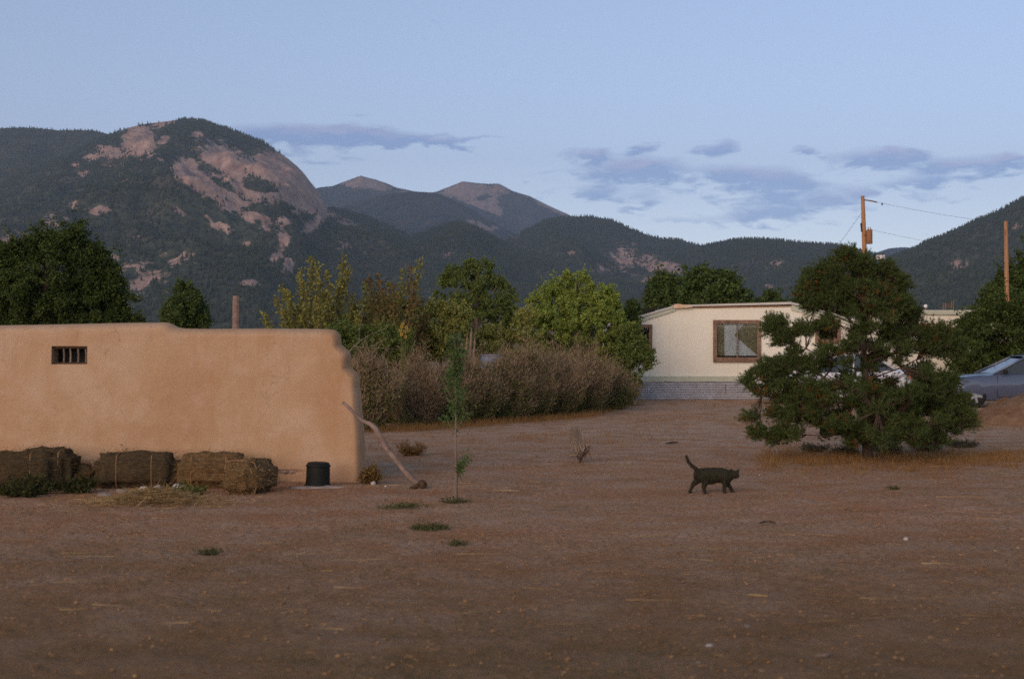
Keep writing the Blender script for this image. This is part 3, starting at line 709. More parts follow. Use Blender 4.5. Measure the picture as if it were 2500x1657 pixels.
tree('cottonwood_tree', 'small dark tree top behind the low peak of the mobile home roof', [[(1838, 770), (1845, 735), (1860, 718), (1882, 711), (1903, 724), (1916, 745), (1916, 790), (1850, 790)]],
     64, 'dark_leaf', rs, 60, 13, 110, .15, .04, 1878, (1878, 735), r0=.14)
tree('elm_tree', 'dark leafy tree standing just behind the top left of the pine', [[(1930, 770), (1945, 715), (1962, 680), (1990, 668), (2030, 665), (2060, 700), (2070, 760), (2050, 800), (1960, 800)]],
     58, 'dark_leaf', rs, 100, 15, 120, .15, .04, 2005, (2005, 700), r0=.16)
tree('juniper_tree', 'tall dark tree behind the right utility pole at the frame edge', [[(2365, 800), (2385, 735), (2410, 690), (2440, 672), (2470, 648), (2510, 615), (2580, 590), (2680, 640), (2740, 760), (2700, 860), (2400, 850)]],
     92, 'juniper', rs, 420, 20, 150, .24, .06, 2550, (2560, 650), r0=.3, nl=30)
tree('juniper_tree', 'spreading dark juniper behind the blue car', [[(2315, 880), (2322, 822), (2338, 792), (2372, 758), (2405, 735), (2450, 722), (2500, 715), (2580, 725), (2680, 800), (2700, 930), (2600, 960), (2400, 940), (2330, 920)]],
     47, 'juniper', rs, 520, 20, 150, .12, .028, 2500, (2500, 760), r0=.22, nl=30)

# thicket between the wall and the mobile home
shoots('willow_shrub', 'yellow green upright willow shrub just above the right end of the adobe wall', 775, 34,
       [(660, 727), (683, 692), (705, 712), (722, 742), (731, 657), (745, 690), (760, 630), (772, 705), (782, 647), (800, 665), (815, 700), (842, 624), (835, 680), (852, 659), (862, 718), (874, 735), (700, 760), (752, 740), (880, 770), (820, 745), (665, 770), (790, 730), (740, 770), (850, 780)],
       ['willow'], rs, 620, .095, .026, spreadw=.125)
tree('plum_bush', 'rounded olive and reddish bush filling the gap between the two upright shrubs', [[(800, 900), (815, 800), (850, 760), (885, 745), (930, 730), (965, 722), (1010, 735), (1045, 770), (1060, 860), (1010, 890), (900, 900)]],
     37, 'olive', rs, 300, 13, 110, .075, .02, 930, (930, 770), cat='bush', r0=.05, nl=24, trunk='grey_bark')
shoots('willow_shrub', 'sparse reddish green upright shrub right of the yellow green willow', 965, 35,
       [(884, 690), (905, 678), (918, 705), (932, 672), (950, 690), (968, 700), (985, 664), (1000, 650), (1030, 640), (1018, 690), (1008, 718), (940, 730), (900, 740), (1030, 730), (980, 730), (890, 770), (960, 760), (1040, 770), (925, 780), (1000, 790)],
       ['willow', 'willow_red'], rs, 520, .095, .024, spreadw=.125)
tree('elm_tree', 'dark green tree with a ragged top in the middle of the thicket', [[(1056, 745), (1060, 698), (1082, 662), (1112, 640), (1150, 634), (1172, 632), (1199, 636), (1206, 668), (1235, 684), (1258, 708), (1266, 749), (1264, 790), (1240, 840), (1152, 860), (1067, 830)]],
     46, 'elm', rs, 330, 13, 190, .068, .017, 1160, (1165, 660), r0=.16, nl=40, trunk='grey_bark', depth=.8)
tree('ash_tree', 'bright green bushy tree beside the left end of the mobile home', [[(1262, 800), (1280, 742), (1300, 716), (1343, 690), (1365, 678), (1386, 663), (1412, 668), (1433, 666), (1450, 690), (1488, 693), (1505, 722), (1522, 760), (1545, 790), (1548, 860), (1513, 900), (1450, 900), (1365, 890), (1280, 860)]],
     41, 'bright', rs, 560, 13, 200, .068, .018, 1400, (1405, 690), r0=.13, nl=40, trunk='grey_bark', depth=.8)
tree('elm_tree', 'deep green bush crowding the left corner of the mobile home', [[(1515, 800), (1550, 790), (1575, 815), (1588, 850), (1596, 880), (1580, 905), (1562, 930), (1545, 970), (1500, 960), (1490, 900)]],
     40.3, 'elm', rs, 200, 12, 110, .075, .02, 1535, (1548, 820), cat='bush', r0=.06, nl=20, depth=.6)
tree('elm_tree', 'small dark pointed tree top between the bright tree and the white wall', [[(1520, 790), (1527, 748), (1540, 728), (1556, 742), (1566, 775), (1560, 810), (1530, 815)]],
     43, 'dark_leaf', rs, 60, 9, 90, .08, .02, 1542, (1542, 745), r0=.06, nl=10)
tree('lilac_bush', 'pale yellow green bush left of the ragged dark green tree', [[(985, 800), (1035, 765), (1048, 722), (1066, 712), (1078, 735), (1105, 745), (1142, 760), (1150, 810), (1140, 870), (1060, 885), (1000, 865)]],
     36, 'yellowgreen', rs, 240, 12, 110, .075, .02, 1080, (1070, 760), cat='bush', r0=.05, nl=20)
tree('lilac_bush', 'mixed green bush between the ragged tree and the bright tree', [[(1140, 850), (1170, 800), (1230, 790), (1262, 750), (1290, 745), (1310, 800), (1340, 850), (1300, 880), (1180, 885)]],
     38, 'yellowgreen', rs, 150, 12, 110, .07, .02, 1240, (1240, 800), cat='bush', r0=.05, nl=16)
tree('vine_bush', 'green tangle of leaves spilling over the shrubs beside the wall end', [[(790, 800), (850, 790), (940, 790), (1000, 810), (1010, 860), (950, 885), (880, 880), (830, 880), (800, 850)]],
     30, 'elm', rs, 240, 12, 100, .055, .014, 900, (900, 820), cat='bush', r0=.04, nl=16)

# brown brush hedge: separate dry shrubs in a line that recedes to the right
def dry_shrub(cx, wpx, toppy, botpy, label, seed, green=.25, mt='brush'):
    rs = R0(seed); Y = YG(botpy)+.8; bx = X(cx, Y); root = thing('dry_shrub', label, 'shrub', (bx, Y, G(bx, Y)), 0, 'dry shrubs in the hedge behind the yard')
    bz = G(bx, Y); hw = wpx*1.25/2/F*Y; h = Z(toppy, Y)-bz
    n = 520; a = rs.rand(n)*6.283; rr = rs.rand(n)**.6
    b = np.stack([bx+np.cos(a)*rr*hw*.45, Y+np.sin(a)*rr*hw*.40, np.full(n, bz-.02)], 1)
    tipx = bx+np.cos(a)*rr*hw*1.02; tipy = Y+np.sin(a)*rr*hw*.85
    tipz = bz+h*np.sqrt(np.clip(1.02-rr**2*.6, .05, 1))*(.55+.42*rs.rand(n)+.22*(rs.rand(n) > .93)*rs.rand(n)+.75*(fbm(tipx*2.4+seed, tipy*2.4, 2, seed)-.5))*.93
    tip = np.stack([tipx, tipy, tipz], 1); tip += rs.randn(n, 3)*np.array([.13, .10, .07]); wild = rs.rand(n) > .95; tip[wild] = b[wild]+(tip[wild]-b[wild])*(1.12+.15*rs.rand(wild.sum(), 1))
    d = tip-b; L = np.linalg.norm(d, axis=1); d /= L[:, None]
    V, Fc = blades(b, d, L, .008, rs); mesh_obj('stem', V, Fc, M[mt], root)
    # twigs along the stems
    k = 34000; i = rs.randint(0, n, k); t = .12+.9*rs.rand(k)**.75
    p = b[i]+(tip[i]-b[i])*t[:, None]+rs.randn(k, 3)*.05
    p[:, 2] = np.maximum(p[:, 2], bz+.03)
    dd = d[i]+unit(rs, k)*.8; dd /= np.linalg.norm(dd, axis=1)[:, None]
    V, Fc = blades(p, dd, .05+.09*rs.rand(k), .0055, rs); mesh_obj('twigs', V, Fc, M[mt], root)
    k = int(90000*green); i = rs.randint(0, n, k); t = .06+.80*rs.rand(k)**1.2
    nz = fbm(b[i][:, 0]*1.3+t*2, t*3+seed, 2, seed)
    p = b[i]+(tip[i]-b[i])*t[:, None]+rs.randn(k, 3)*.06
    p = p[nz > .36]; p[:, 2] = np.maximum(p[:, 2], bz+.03)
    V, Fc = leaf_quads(p, .055, .015, rs); mesh_obj('leaves', V, Fc, M['brush_green'], root)
HEDGE = [(890, 110, 858, 1058, 'dry grey brown shrub pressed against the right end of the adobe wall', .5, 'brush_grey'),
         (960, 100, 880, 1036, 'lower dry shrub second from the adobe wall, thin at its foot', .45, 'brush'),
         (1022, 110, 868, 1044, 'half green shrub just left of the young sapling', 1.0, 'brush'),
         (1092, 100, 888, 1040, 'greenest low shrub directly behind the young sapling', 1.3, 'brush'),
         (1150, 110, 862, 1036, 'dry shrub seen just right of the young sapling top', .7, 'brush_grey'),
         (1222, 116, 868, 1030, 'low ragged shrub under the ragged dark green tree', .8, 'brush'),
         (1285, 110, 842, 1024, 'tall brown twiggy shrub under the left edge of the bright green tree', .45, 'brush'),
         (1352, 120, 848, 1018, 'wide grey brown shrub under the middle of the bright green tree', .3, 'brush_grey'),
         (1418, 120, 832, 1010, 'tallest twiggy shrub under the right side of the bright green tree', .3, 'brush'),
         (1478, 90, 866, 1002, 'rounded shrub with a green foot near the end of the hedge', .8, 'brush_grey'),
         (1512, 54, 908, 992, 'last and lowest shrub of the hedge, nearest the mobile home', .9, 'brush')]
for i, (cx, w, t, b, lab, g, mt) in enumerate(HEDGE): dry_shrub(cx, w, t, b, lab, 100+i, g, mt)

# ------------------------------------------------------------------ adobe wall
WY = 17.0
def build_wall():
    rs = R0(3)
    xl = X(-420, WY)
    topx = [(-420, 797), (0, 793), (120, 791), (300, 787), (395, 786), (410, 790), (424, 798), (440, 801), (500, 802), (640, 801), (760, 802), (800, 803), (815, 806)]
    tp = np.array([(X(a, WY), Z(b, WY)) for a, b in topx])
    side = [(815, 806), (824, 815), (828, 828), (829, 842), (838, 850), (849, 860), (852, 872), (850, 886), (850, 897), (860, 904), (870, 914), (874, 928), (874, 944), (877, 962), (879, 1000), (884, 1044), (887, 1110), (889, 1185)]
    sp_ = np.array([(Z(b, WY), X(a, WY)) for a, b in side])[::-1]
    outline = np.array([(X(a, WY), Z(b, WY)) for a, b in topx]+[(X(a, WY), Z(b, WY)) for a, b in side[1:]])
    wx0, wx1, wz1, wz0 = X(126, WY), X(213, WY), Z(845, WY), Z(889, WY)
    us = np.linspace(0, 1, 420); zbase = -.08
    xs0 = xl+(X(889, WY)-xl)*us
    # make grid lines fall on the window edges
    for e in (wx0, wx1): xs0[np.argmin(abs(xs0-e))] = e
    ztop_right = tp[-1, 1]
    vs = np.linspace(0, 1, 130)
    V = np.zeros((len(vs), len(us), 3))
    xc = X(600, WY)
    zl0 = zbase+(1.8)*vs
    for e in (wz0, wz1): zl0[np.argmin(abs(zl0-e))] = e
    vv = (zl0-zbase)/1.8
    for i, v in enumerate(vv):
        zz = zbase+v*1.8
        # left part is a straight grid; toward the end the columns bend to the traced edge
        k = np.clip((xs0-xc)/(X(889, WY)-xc), 0, 1); zrow = np.full(len(xs0), zz)
        for _ in range(6):
            xr = np.interp(np.minimum(zrow, ztop_right), sp_[:, 0], sp_[:, 1])
            xx = np.where(xs0 < xc, xs0, xc+(xr-xc)*k)
            zt = np.interp(xx, tp[:, 0], tp[:, 1])
            zfrac = zbase+(zt-zbase)*v
            # rows stay level low down, follow the top line near the top
            b = np.clip((zz-1.15)/.55, 0, 1); zrow = np.minimum(zz*(1-b)+zfrac*b, zt)
        V[i, :, 0] = xx; V[i, :, 2] = np.minimum(zrow, zt)
    V[-1, :, 2] = np.interp(V[-1, :, 0], tp[:, 0], tp[:, 1])
    x = V[..., 0].ravel(); z = V[..., 2].ravel()
    d = np.full(len(x), 1e9)
    for i in range(len(outline)-1):
        a = outline[i]; b = outline[i+1]; ab = b-a; t = np.clip(((x-a[0])*ab[0]+(z-a[1])*ab[1])/(ab**2).sum(), 0, 1)
        d = np.minimum(d, np.hypot(x-a[0]-t*ab[0], z-a[1]-t*ab[1]))
    Rr = .10; q = np.clip(d/Rr, 0, 1); inf = np.sqrt(1-(1-q)**2)
    half = .20+.07*np.clip(1-z/1.8, 0, 1)
    und = .03*(fbm(x/.9, z/.7, 3, 7)-.5)+.006*(fbm(x/.12, z/.12, 2, 9)-.5)
    yf = WY+.24-half*inf*1.15+und*inf
    # eroded undercut between the hay and the black bucket
    ux = (x-X(640, WY))*(X(752, WY)-x); uc = np.clip(ux*6, 0, 1)*np.clip((.155-z)/.02, 0, 1); yf = yf+uc*.10
    Vf = np.stack([x, yf, z], 1)
    yb = WY+.24+half*inf+und*.5
    Vb = np.stack([x, yb, z], 1)
    nr, nc = len(vs), len(us); i = np.arange(nr-1)[:, None]*nc+np.arange(nc-1)[None, :]
    Fc = np.stack([i, i+1, i+nc+1, i+nc], -1).reshape(-1, 4)
    cx_ = x[Fc].mean(1); cz_ = z[Fc].mean(1)
    hole = (cx_ > wx0) & (cx_ < wx1) & (cz_ > wz0) & (cz_ < wz1)
    Ff = Fc[~hole]; Fb = Fc[:, ::-1]+len(x)
    root = thing('adobe_wall', 'long low tan adobe plaster wall with a rounded top and stepped right end', 'wall', (X(300, WY), WY+.24, 0))
    Va = np.vstack([Vf, Vb]); Fa = np.vstack([Ff, Fb])
    mesh_obj('wall_body', Va, Fa, M['adobe'], root, True)
    # niche lining
    y0 = WY+.02; mb = MB(); t = .03; yb2 = WY+.30
    yfw = yf.reshape(nr, nc); ya = float(yf[(abs(x-wx0) < .06) & (abs(z-(wz0+wz1)/2) < .1)].mean())
    for (cx, cz, sx, sz) in (((wx0+wx1)/2, wz0-t/2, wx1-wx0+2*t, t), ((wx0+wx1)/2, wz1+t/2, wx1-wx0+2*t, t), (wx0-t/2, (wz0+wz1)/2, t, wz1-wz0), (wx1+t/2, (wz0+wz1)/2, t, wz1-wz0)):
        mb.box((cx, (ya+.012+yb2)/2, cz), (sx, yb2-ya-.012, sz))
    nb = mb.build('window_niche', M['adobe'], root)
    mb = MB(); mb.box(((wx0+wx1)/2, WY+.27, (wz0+wz1)/2), (wx1-wx0, .02, wz1-wz0)); mb.build('dark_backing', M['dark'], root)  # dark sheet closes the niche, its colour standing in for unlit depth
    fm = MB(); fm.box(((wx0+wx1)/2, ya+.07, wz0+.011), (wx1-wx0-.01, .05, .022)); fm.box(((wx0+wx1)/2, ya+.07, wz1-.013), (wx1-wx0-.01, .05, .026))
    fr = fm.build('window_frame', M['dark_twig'], root)
    for pxx, h in ((152, .55), (168, .8), (187, .9), (206, .75)):
        mb = MB(); xx = X(pxx, WY); hh = (wz1-wz0-.05)
        mb.tube([(xx, ya+.075, wz0+.022), (xx+.004, ya+.072, wz0+.022+hh*.5), (xx-.003, ya+.075, wz1-.026)], [.013, .011, .012], 7); mb.build('bar', M['grey_bark'], root)
    # pale ledge above the undercut
    mb = MB(); n = 26; a0, a1 = X(628, WY), X(757, WY)
    pts = [(a0+(a1-a0)*i/n, WY+.0+.008*math.sin(i*1.3), Z(1149, WY)+.006*math.sin(i*2.1)) for i in range(n+1)]
    mb.tube(pts, [.012+.022*abs(math.sin(math.pi*i/n))**.5 for i in range(n+1)], 7); mb.build('plaster_ledge', M['plaster_grey'], root, True)
build_wall()

# weathered post behind the wall
Yp = 30; mb = MB(); xx = X(575, Yp)
root = thing('wooden_post', 'rough weathered wooden post standing behind the adobe wall', 'post', (xx, Yp, G(xx, Yp)))
mb.tube([(xx-.02, Yp, -.1), (xx-.015, Yp, .8), (xx, Yp, 1.5), (xx+.012, Yp, Z(735, Yp)), (xx+.012, Yp, Z(722, Yp))], [.095, .09, .078, .078, .07], 9)
mb.build('shaft', M['deadwood'], root)
mb = MB(); mb.box((xx+.0, Yp-.09, Z(760, Yp)), (.03, .012, .012)); mb.build('nail', M['rust'], root)

# ------------------------------------------------------------------ hay bales
def bale_mesh(seed, L=.92, D=.46, H=.40, dark=False):
    rs = R0(seed); bm = bmesh.new(); bmesh.ops.create_cube(bm, size=1)
    bmesh.ops.scale(bm, vec=(L, D, H), verts=bm.verts); bmesh.ops.bevel(bm, geom=list(bm.edges), offset=.085, segments=3, affect='EDGES')
    bmesh.ops.subdivide_edges(bm, edges=[e for e in bm.edges if e.calc_length() > .06], cuts=7, use_grid_fill=True)
    for v in bm.verts:
        n = v.co.normalized(); a = float(fbm(np.array([v.co.x*9+seed]), np.array([v.co.z*9+v.co.y*7]), 3, seed)[0])-.5
        v.co += n*a*.085
        for sx in (-.2, .2):
            v.co -= Vector((0, v.co.y, v.co.z))*.07*math.exp(-((v.co.x-sx)/.03)**2)
        v.co.z -= .02*(abs(v.co.x)/L*2)**2
        v.co.z += H/2
    V = np.array([tuple(v.co) for v in bm.verts]); bm.verts.index_update(); Fs = [tuple(v.index for v in f.verts) for f in bm.faces]
    # loose stalks over the surface
    fs = list(bm.faces); n = 1600; idx = rs.randint(0, len(fs), n)
    c = np.array([tuple(fs[i].calc_center_median()) for i in idx])+rs.randn(n, 3)*.02; nn = np.array([tuple(fs[i].normal) for i in idx])
    d = unit(rs, n, .6)+nn*.35; d /= np.linalg.norm(d, axis=1)[:, None]
    bm.free()
    return V, Fs, c, d, rs
def bale(label, cx, cy_bot, Y, rz, seed, dark=False, L=.92, D=.46, H=.40, zoff=0, tilt=0):
    x = X(cx, Y); root = thing('hay_bale', label, 'hay bale', (x, Y, G(x, Y)+zoff-.01), math.radians(rz), 'hay bales along the adobe wall')
    root.rotation_euler = (0, math.radians(tilt), math.radians(rz))
    V, Fs, c, d, rs = bale_mesh(seed, L, D, H)
    mesh_obj('hay_block', V, Fs, M['hay_dark' if dark else 'hay'], root, True, local=True)
    Vb, Fb = blades(c, d, .03+.06*rs.rand(len(c)), .0022, rs); mesh_obj('loose_hay', Vb, Fb, M['straw_dark' if dark else 'straw'], root, local=True)
    for sx in (-.2, .2):
        mb = MB(); q = .955; pts = []
        for a in range(25):
            an = 2*math.pi*a/24; ca, sa = math.cos(an), math.sin(an); k = (abs(ca)**6+abs(sa)**6)**(-1/6)
            pts.append((sx, ca*k*D/2*.95, H/2+sa*k*H/2*.95))
        mb.tube(pts, .004, 5, cap=False); mb.build('twine', M['twine'], root, local=True)
bale('dark weathered hay bale at the left edge of the picture', 40, 0, 16.3, 6, 1, True, L=1.0, H=.45)
bale('dark hay bale with a slumped corner, second from the left', 118, 0, 16.45, -4, 2, True, L=.66, H=.47)
bale('long dark hay bale behind the white rocks', 338, 0, 16.45, 1, 3, True, L=.95, H=.42)
bale('golden brown hay bale standing long side on beside the wall', 520, 0, 16.45, -2, 4, False, L=.86, H=.40)
bale('golden hay bale pulled out end-on in front of the others', 612, 0, 15.75, 68, 5, False, L=.62, D=.42, H=.39)
bale('low broken hay flake lying between the two dark bales', 205, 0, 16.5, 12, 6, True, L=.34, D=.3, H=.27)

# weeds in front of the far left bales
def weed(name, label, cx, Y, wpx, hpx, leaf, seed, n=900, cat='weed', L=.06, w=.010, group=None):
    rs = R0(seed); x = X(cx, Y); z = G(x, Y); W = wpx/F*Y/2; H = hpx/F*Y
    ns = 40; a = rs.rand(ns)*6.283; r = rs.rand(ns)**.6
    tip = np.stack([x+np.cos(a)*r*W, Y+np.sin(a)*r*W*.8, z+H*(.35+.65*rs.rand(ns))*(1-.4*r)], 1); b = np.stack([x+np.cos(a)*r*W*.3, Y+np.sin(a)*r*W*.3, np.full(ns, z-.01)], 1)
    root = thing(name, label, cat, (x, Y, z), 0, group)
    d = tip-b; LL = np.linalg.norm(d, axis=1); d /= LL[:, None]
    V, Fc = blades(b, d, LL, .004, rs); mesh_obj('stems', V, Fc, M[leaf], root)
    i = rs.randint(0, ns, n); t = rs.rand(n)**.7; p = b[i]+(tip[i]-b[i])*t[:, None]+rs.randn(n, 3)*.018; p[:, 2] = np.maximum(p[:, 2], z+.01)
    V, Fc = leaf_quads(p, L, w, rs, up=.3); mesh_obj('leaves', V, Fc, M[leaf], root)
    return root
weed('weed_clump', 'dark green weeds growing in front of the left-hand hay bales', 60, 15.6, 240, 58, 'weed_dark', 201, 1700)
weed('weed_clump', 'ragged dark weeds beside the white rocks', 190, 15.8, 110, 50, 'weed_dark', 202, 700)
weed('weed_clump', 'small sprig of weed sticking up behind the long dark bale', 308, 16.75, 30, 125, 'brush_green', 203, 160)
weed('weed_clump', 'low green weeds to the right of the rock pile', 450, 15.6, 110, 22, 'brush_green', 204, 900)

# straw pile
def straw_pile():
    rs = R0(77); Y = 14.75; x0 = X(375, Y); n = 4800
    r = np.abs(rs.randn(n))*.36; a = rs.rand(n)*6.283; x = x0+np.cos(a)*r*1.25; y = Y+np.sin(a)*r*.8
    h = .14*np.exp(-(((x-x0)/.42)**2+((y-Y)/.36)**2))
    z = gz(x, y)+h*rs.rand(n)**.35+.01
    d = unit(rs, n, .22); V, Fc = blades(np.stack([x, y, z], 1), d, .06+.20*rs.rand(n)**1.5, .0024, rs)
    o = mesh_obj('straw_pile', V, Fc, M['straw']); tag(o, 'loose heap of golden straw in front of the hay bales', 'straw pile', None, 'stuff')
straw_pile()

def rock(name, label, cx, cy, size, m, seed, Y=None, squash=.7, cat='rock', group=None, lift=.3):
    rs = R0(seed); Y = Y or YG(cy); bm = bmesh.new(); bmesh.ops.create_icosphere(bm, subdivisions=3, radius=1)
    pl = unit(rs, 9)
    for v in bm.verts:
        d = v.co.normalized(); k = 1.0
        for q in pl:
            dt = d.dot(Vector(q)); 
            if dt > .62: k = min(k, .68/dt+.05)
        k *= .95+.1*float(vnoise(np.array([d.x*3+seed]), np.array([d.y*3+d.z*2]), seed)[0])
        v.co = Vector((d.x*k*size, d.y*k*size*.85, d.z*k*size*squash))
    x = X(cx, Y); V = np.array([tuple(v.co) for v in bm.verts]); bm.verts.index_update(); Fs = [tuple(v.index for v in f.verts) for f in bm.faces]; bm.free()
    me = raw_mesh(name, V, Fs, M[m], False); o = bpy.data.objects.new(name, me); o.location = (x, Y, G(x, Y)+size*squash*lift); o.rotation_euler = (0, 0, rs.rand()*6); link(o)
    tag(o, label, cat, group); return o
GR = 'pale rocks in the pile by the hay'
rock('rock', 'white angular rock on the left of the dark gap in the pile', 386, 1200, .062, 'rock_white', 1, 15.75, .8, group=GR, lift=1.0)
rock('rock', 'largest white rock at the right end of the pile', 437, 1200, .078, 'rock_white', 2, 15.7, .8, group=GR, lift=.9)
rock('rock', 'flat white rock lowest in the middle of the pile', 404, 1210, .052, 'rock_white', 3, 15.45, .45, group=GR, lift=1.0)
rock('rock', 'greyish flat rock behind the top of the straw heap', 352, 1190, .060, 'rock_white', 4, 15.9, .6, group=GR, lift=.9)
rock('rock', 'grey rock lying at the left end of the pile', 298, 1200, .070, 'rock_grey', 5, 15.8, .55, group=GR, lift=.5)
rock('rock', 'small grey rock next to the left end of the pile', 320, 1198, .045, 'rock_white', 6, 15.7, .5, group=GR)
rock('rock', 'dark rock filling the middle of the pile', 410, 1200, .065, 'rock_grey', 7, 15.85, .6, group=GR)
rock('rock', 'low brown rock between weeds and straw', 255, 1215, .085, 'rock_grey', 8, 15.4, .5, group=GR)
rock('stone', 'round white stone at the foot of the wall end', 911, 1186, .035, 'rock_white', 9, 16.55, .95, 'stone', lift=.6)
rock('stone', 'small white stone right of the one at the wall end', 942, 1190, .020, 'rock_white', 10, 16.4, .6, 'stone')
rock('stone', 'single white stone out in the right foreground', 2210, 1318, .022, 'rock_white', 11, None, .9, 'stone', lift=.7)
rock('stone', 'pale flat stone in the near foreground right of the middle', 1730, 1577, .022, 'rock_white', 12, None, .4, 'stone')
rock('stone', 'pale stone nearest the bottom edge right of the middle', 1704, 1619, .016, 'rock_grey', 13, None, .5, 'stone')
rock('stone', 'flat grey stone in the foreground below the cat', 1824, 1527, .024, 'rock_grey', 14, None, .35, 'stone')

# ------------------------------------------------------------------ bucket
def bucket():
    Y = 16.35; x = X(776, Y); z = G(x, Y); root = thing('bucket', 'upturned black plastic bucket standing against the adobe wall', 'bucket', (x, Y, z))
    root.rotation_euler = (0, math.radians(1.5), 0)
    mb = MB(); mb.lathe([(.142, .0), (.146, .008), (.142, .03), (.139, .05), (.137, .12), (.135, .20), (.132, .262), (.122, .282), (.10, .287)], n=28)
    mb.build('bucket_body', M['black'], root, True, local=True)
    mb = MB(); mb.lathe([(.1445, .012), (.152, .014), (.154, .03), (.1445, .034)], n=28, cap=False); mb.build('rim', M['black'], root, True, local=True)
    mb = MB(); mb.lathe([(.1385, .235), (.143, .238), (.143, .252), (.1365, .256)], n=28, cap=False); mb.build('band', M['black'], root, True, local=True)
bucket()
# pale spilled plaster under the bucket
def spill(name, label, cx, cy, rx, ry, m, h=.02, seed=1, kind=None, cat=None):
    Y0 = YG(cy); x0 = X(cx, Y0); n, k = 40, 8; V = [(x0, Y0, G(x0, Y0)+h+.02)]; Fs = []
    for i in range(1, k+1):
        for j in range(n):
            a = 2*math.pi*j/n; r = i/k*(1+.35*(float(fbm(np.array([math.cos(a)*1.5+seed]), np.array([math.sin(a)*1.5]), 3, seed)[0])-.5))
            x = x0+math.cos(a)*rx*r; y = Y0+math.sin(a)*ry*r; e = 1-(i/k)**2
            V.append((x, y, G(x, y)+h*e+.012*e+(-.02 if i == k else .006)+.012*(float(vnoise(np.array([x*14]), np.array([y*14]), seed)[0])-.5)))
    Fs = [(0, 1+j, 1+(j+1) % n) for j in range(n)]
    for i in range(k-1): Fs += [(1+i*n+j, 1+(i+1)*n+j, 1+(i+1)*n+(j+1) % n, 1+i*n+(j+1) % n) for j in range(n)]
    o = mesh_obj(name, V, Fs, M[m], None, True); tag(o, label, cat, None, kind); return o
spill('plaster_rubble', 'pale crumbled plaster on the ground in front of the black bucket', 775, 1192, .36, .10, 'plaster_grey', .015, 2, None, 'rubble')
spill('dirt_mound', 'reddish dirt mound at the right edge in front of the blue car', 2540, 1030, 1.55, 1.3, 'mound', .62, 5, None, 'mound')

# ------------------------------------------------------------------ leaning branch
def branch():
    Y = 16.55; pts = [(833, 983), (850, 997), (868, 1015), (885, 1028), (903, 1034), (918, 1046), (928, 1064), (945, 1090), (965, 1115), (985, 1138), (1005, 1160), (1022, 1176), (1032, 1186)]
    ys = np.linspace(16.72, 16.25, len(pts)); P3 = [(X(a, Y), float(y), Z(b, Y)) for (a, b), y in zip(pts, ys)]
    root = thing('leaning_branch', 'long crooked grey branch leaning on the right end of the adobe wall', 'branch', (P3[-1][0], P3[-1][1], 0))
    rad = [.016, .019, .020, .022, .026, .032, .036, .034, .031, .032, .034, .038, .045]
    mb = MB(); mb.tube(P3, rad, 9); mb.build('bough', M['deadwood'], root, True)
    mb = MB(); c = P3[-1]; mb.tube([(c[0]-.02, c[1], .07), (c[0]+.02, c[1]-.02, .05), (c[0]+.05, c[1]-.05, .04)], [.03, .055, .035], 8)
    mb.tube([(c[0]+.01, c[1], .06), (c[0]-.08, c[1]-.05, .02), (c[0]-.13, c[1]-.06, .01)], [.035, .025, .01], 7); mb.build('root_end', M['dark_twig'], root)
    mb = MB(); a = Vector(P3[6]); mb.tube([a, a+Vector((-.02, 0, -.10)), a+Vector((.015, 0, -.18))], [.014, .01, .004], 6); mb.build('stub', M['deadwood'], root)
branch()

def bare_branch():
    Y = 26; root = thing('bare_branch', 'thin pale bare branches reaching up right from behind the wall end', 'branch', P(830, 900, Y))
    def pl(pp, r): return [P(a, b, Y) for a, b in pp], r
    mb = MB(); p = [P(a, b, Y+.1*i) for i, (a, b) in enumerate([(832, 900), (845, 866), (862, 848), (885, 828), (910, 813), (932, 806), (955, 790)])]
    mb.tube(p, [.014, .012, .010, .008, .006, .005, .002], 6); mb.build('main_stem', M['grey_bark'], root)
    for q in ([(876, 836), (877, 810), (880, 790), (888, 765)], [(868, 845), (890, 848), (915, 849), (940, 850), (985, 852)], [(905, 846), (925, 836), (945, 824)]):
        mb = MB(); mb.tube([P(a, b, Y+.2) for a, b in q], [.006, .005, .004, .002][:len(q)] if len(q) != 5 else [.006, .005, .005, .004, .002], 5); mb.build('side_branch', M['grey_bark'], root)
bare_branch()

# sunflowers in the thicket
def sunflowers():
    rs = R0(5); Y = 29; bx = X(988, Y); root = thing('sunflower_plant', 'plant with bright yellow flowers among the shrubs', 'flower', (bx, Y, G(bx, Y)))
    for (a, b) in ((980, 797), (992, 799), (977, 806), (988, 809), (997, 806), (980, 816), (990, 822), (984, 790)):
        c = Vector(P(a, b, Y-rs.rand()*.3)); mb = MB(); mb.tube([(bx+rs.randn()*.03, Y, 0), (c.x*.5+bx*.5, c.y, c.z*.6), tuple(c+Vector((0, .03, -.01)))], [.008, .006, .004], 5); mb.build('stem', M['brush_green'], root)
        mb = MB()
        for k in range(9):
            an = k*math.tau/9+rs.rand()*.3; u = Vector((math.cos(an), -.25, math.sin(an))); v = Vector((-math.sin(an), 0, math.cos(an)))
            mb.add([c+u*.008, c+u*.022+v*.009, c+u*.038, c+u*.022-v*.009], [(0, 1, 2, 3)])
        fl = mb.build('flower_head', M['yellow'], root)
        mb = MB(); mb.lathe([(.016, -.012), (.016, -.004)], (c.x, c.y, c.z), 8, axis='Y'); mb.build('flower_centre', M['dark_twig'], fl)
sunflowers()

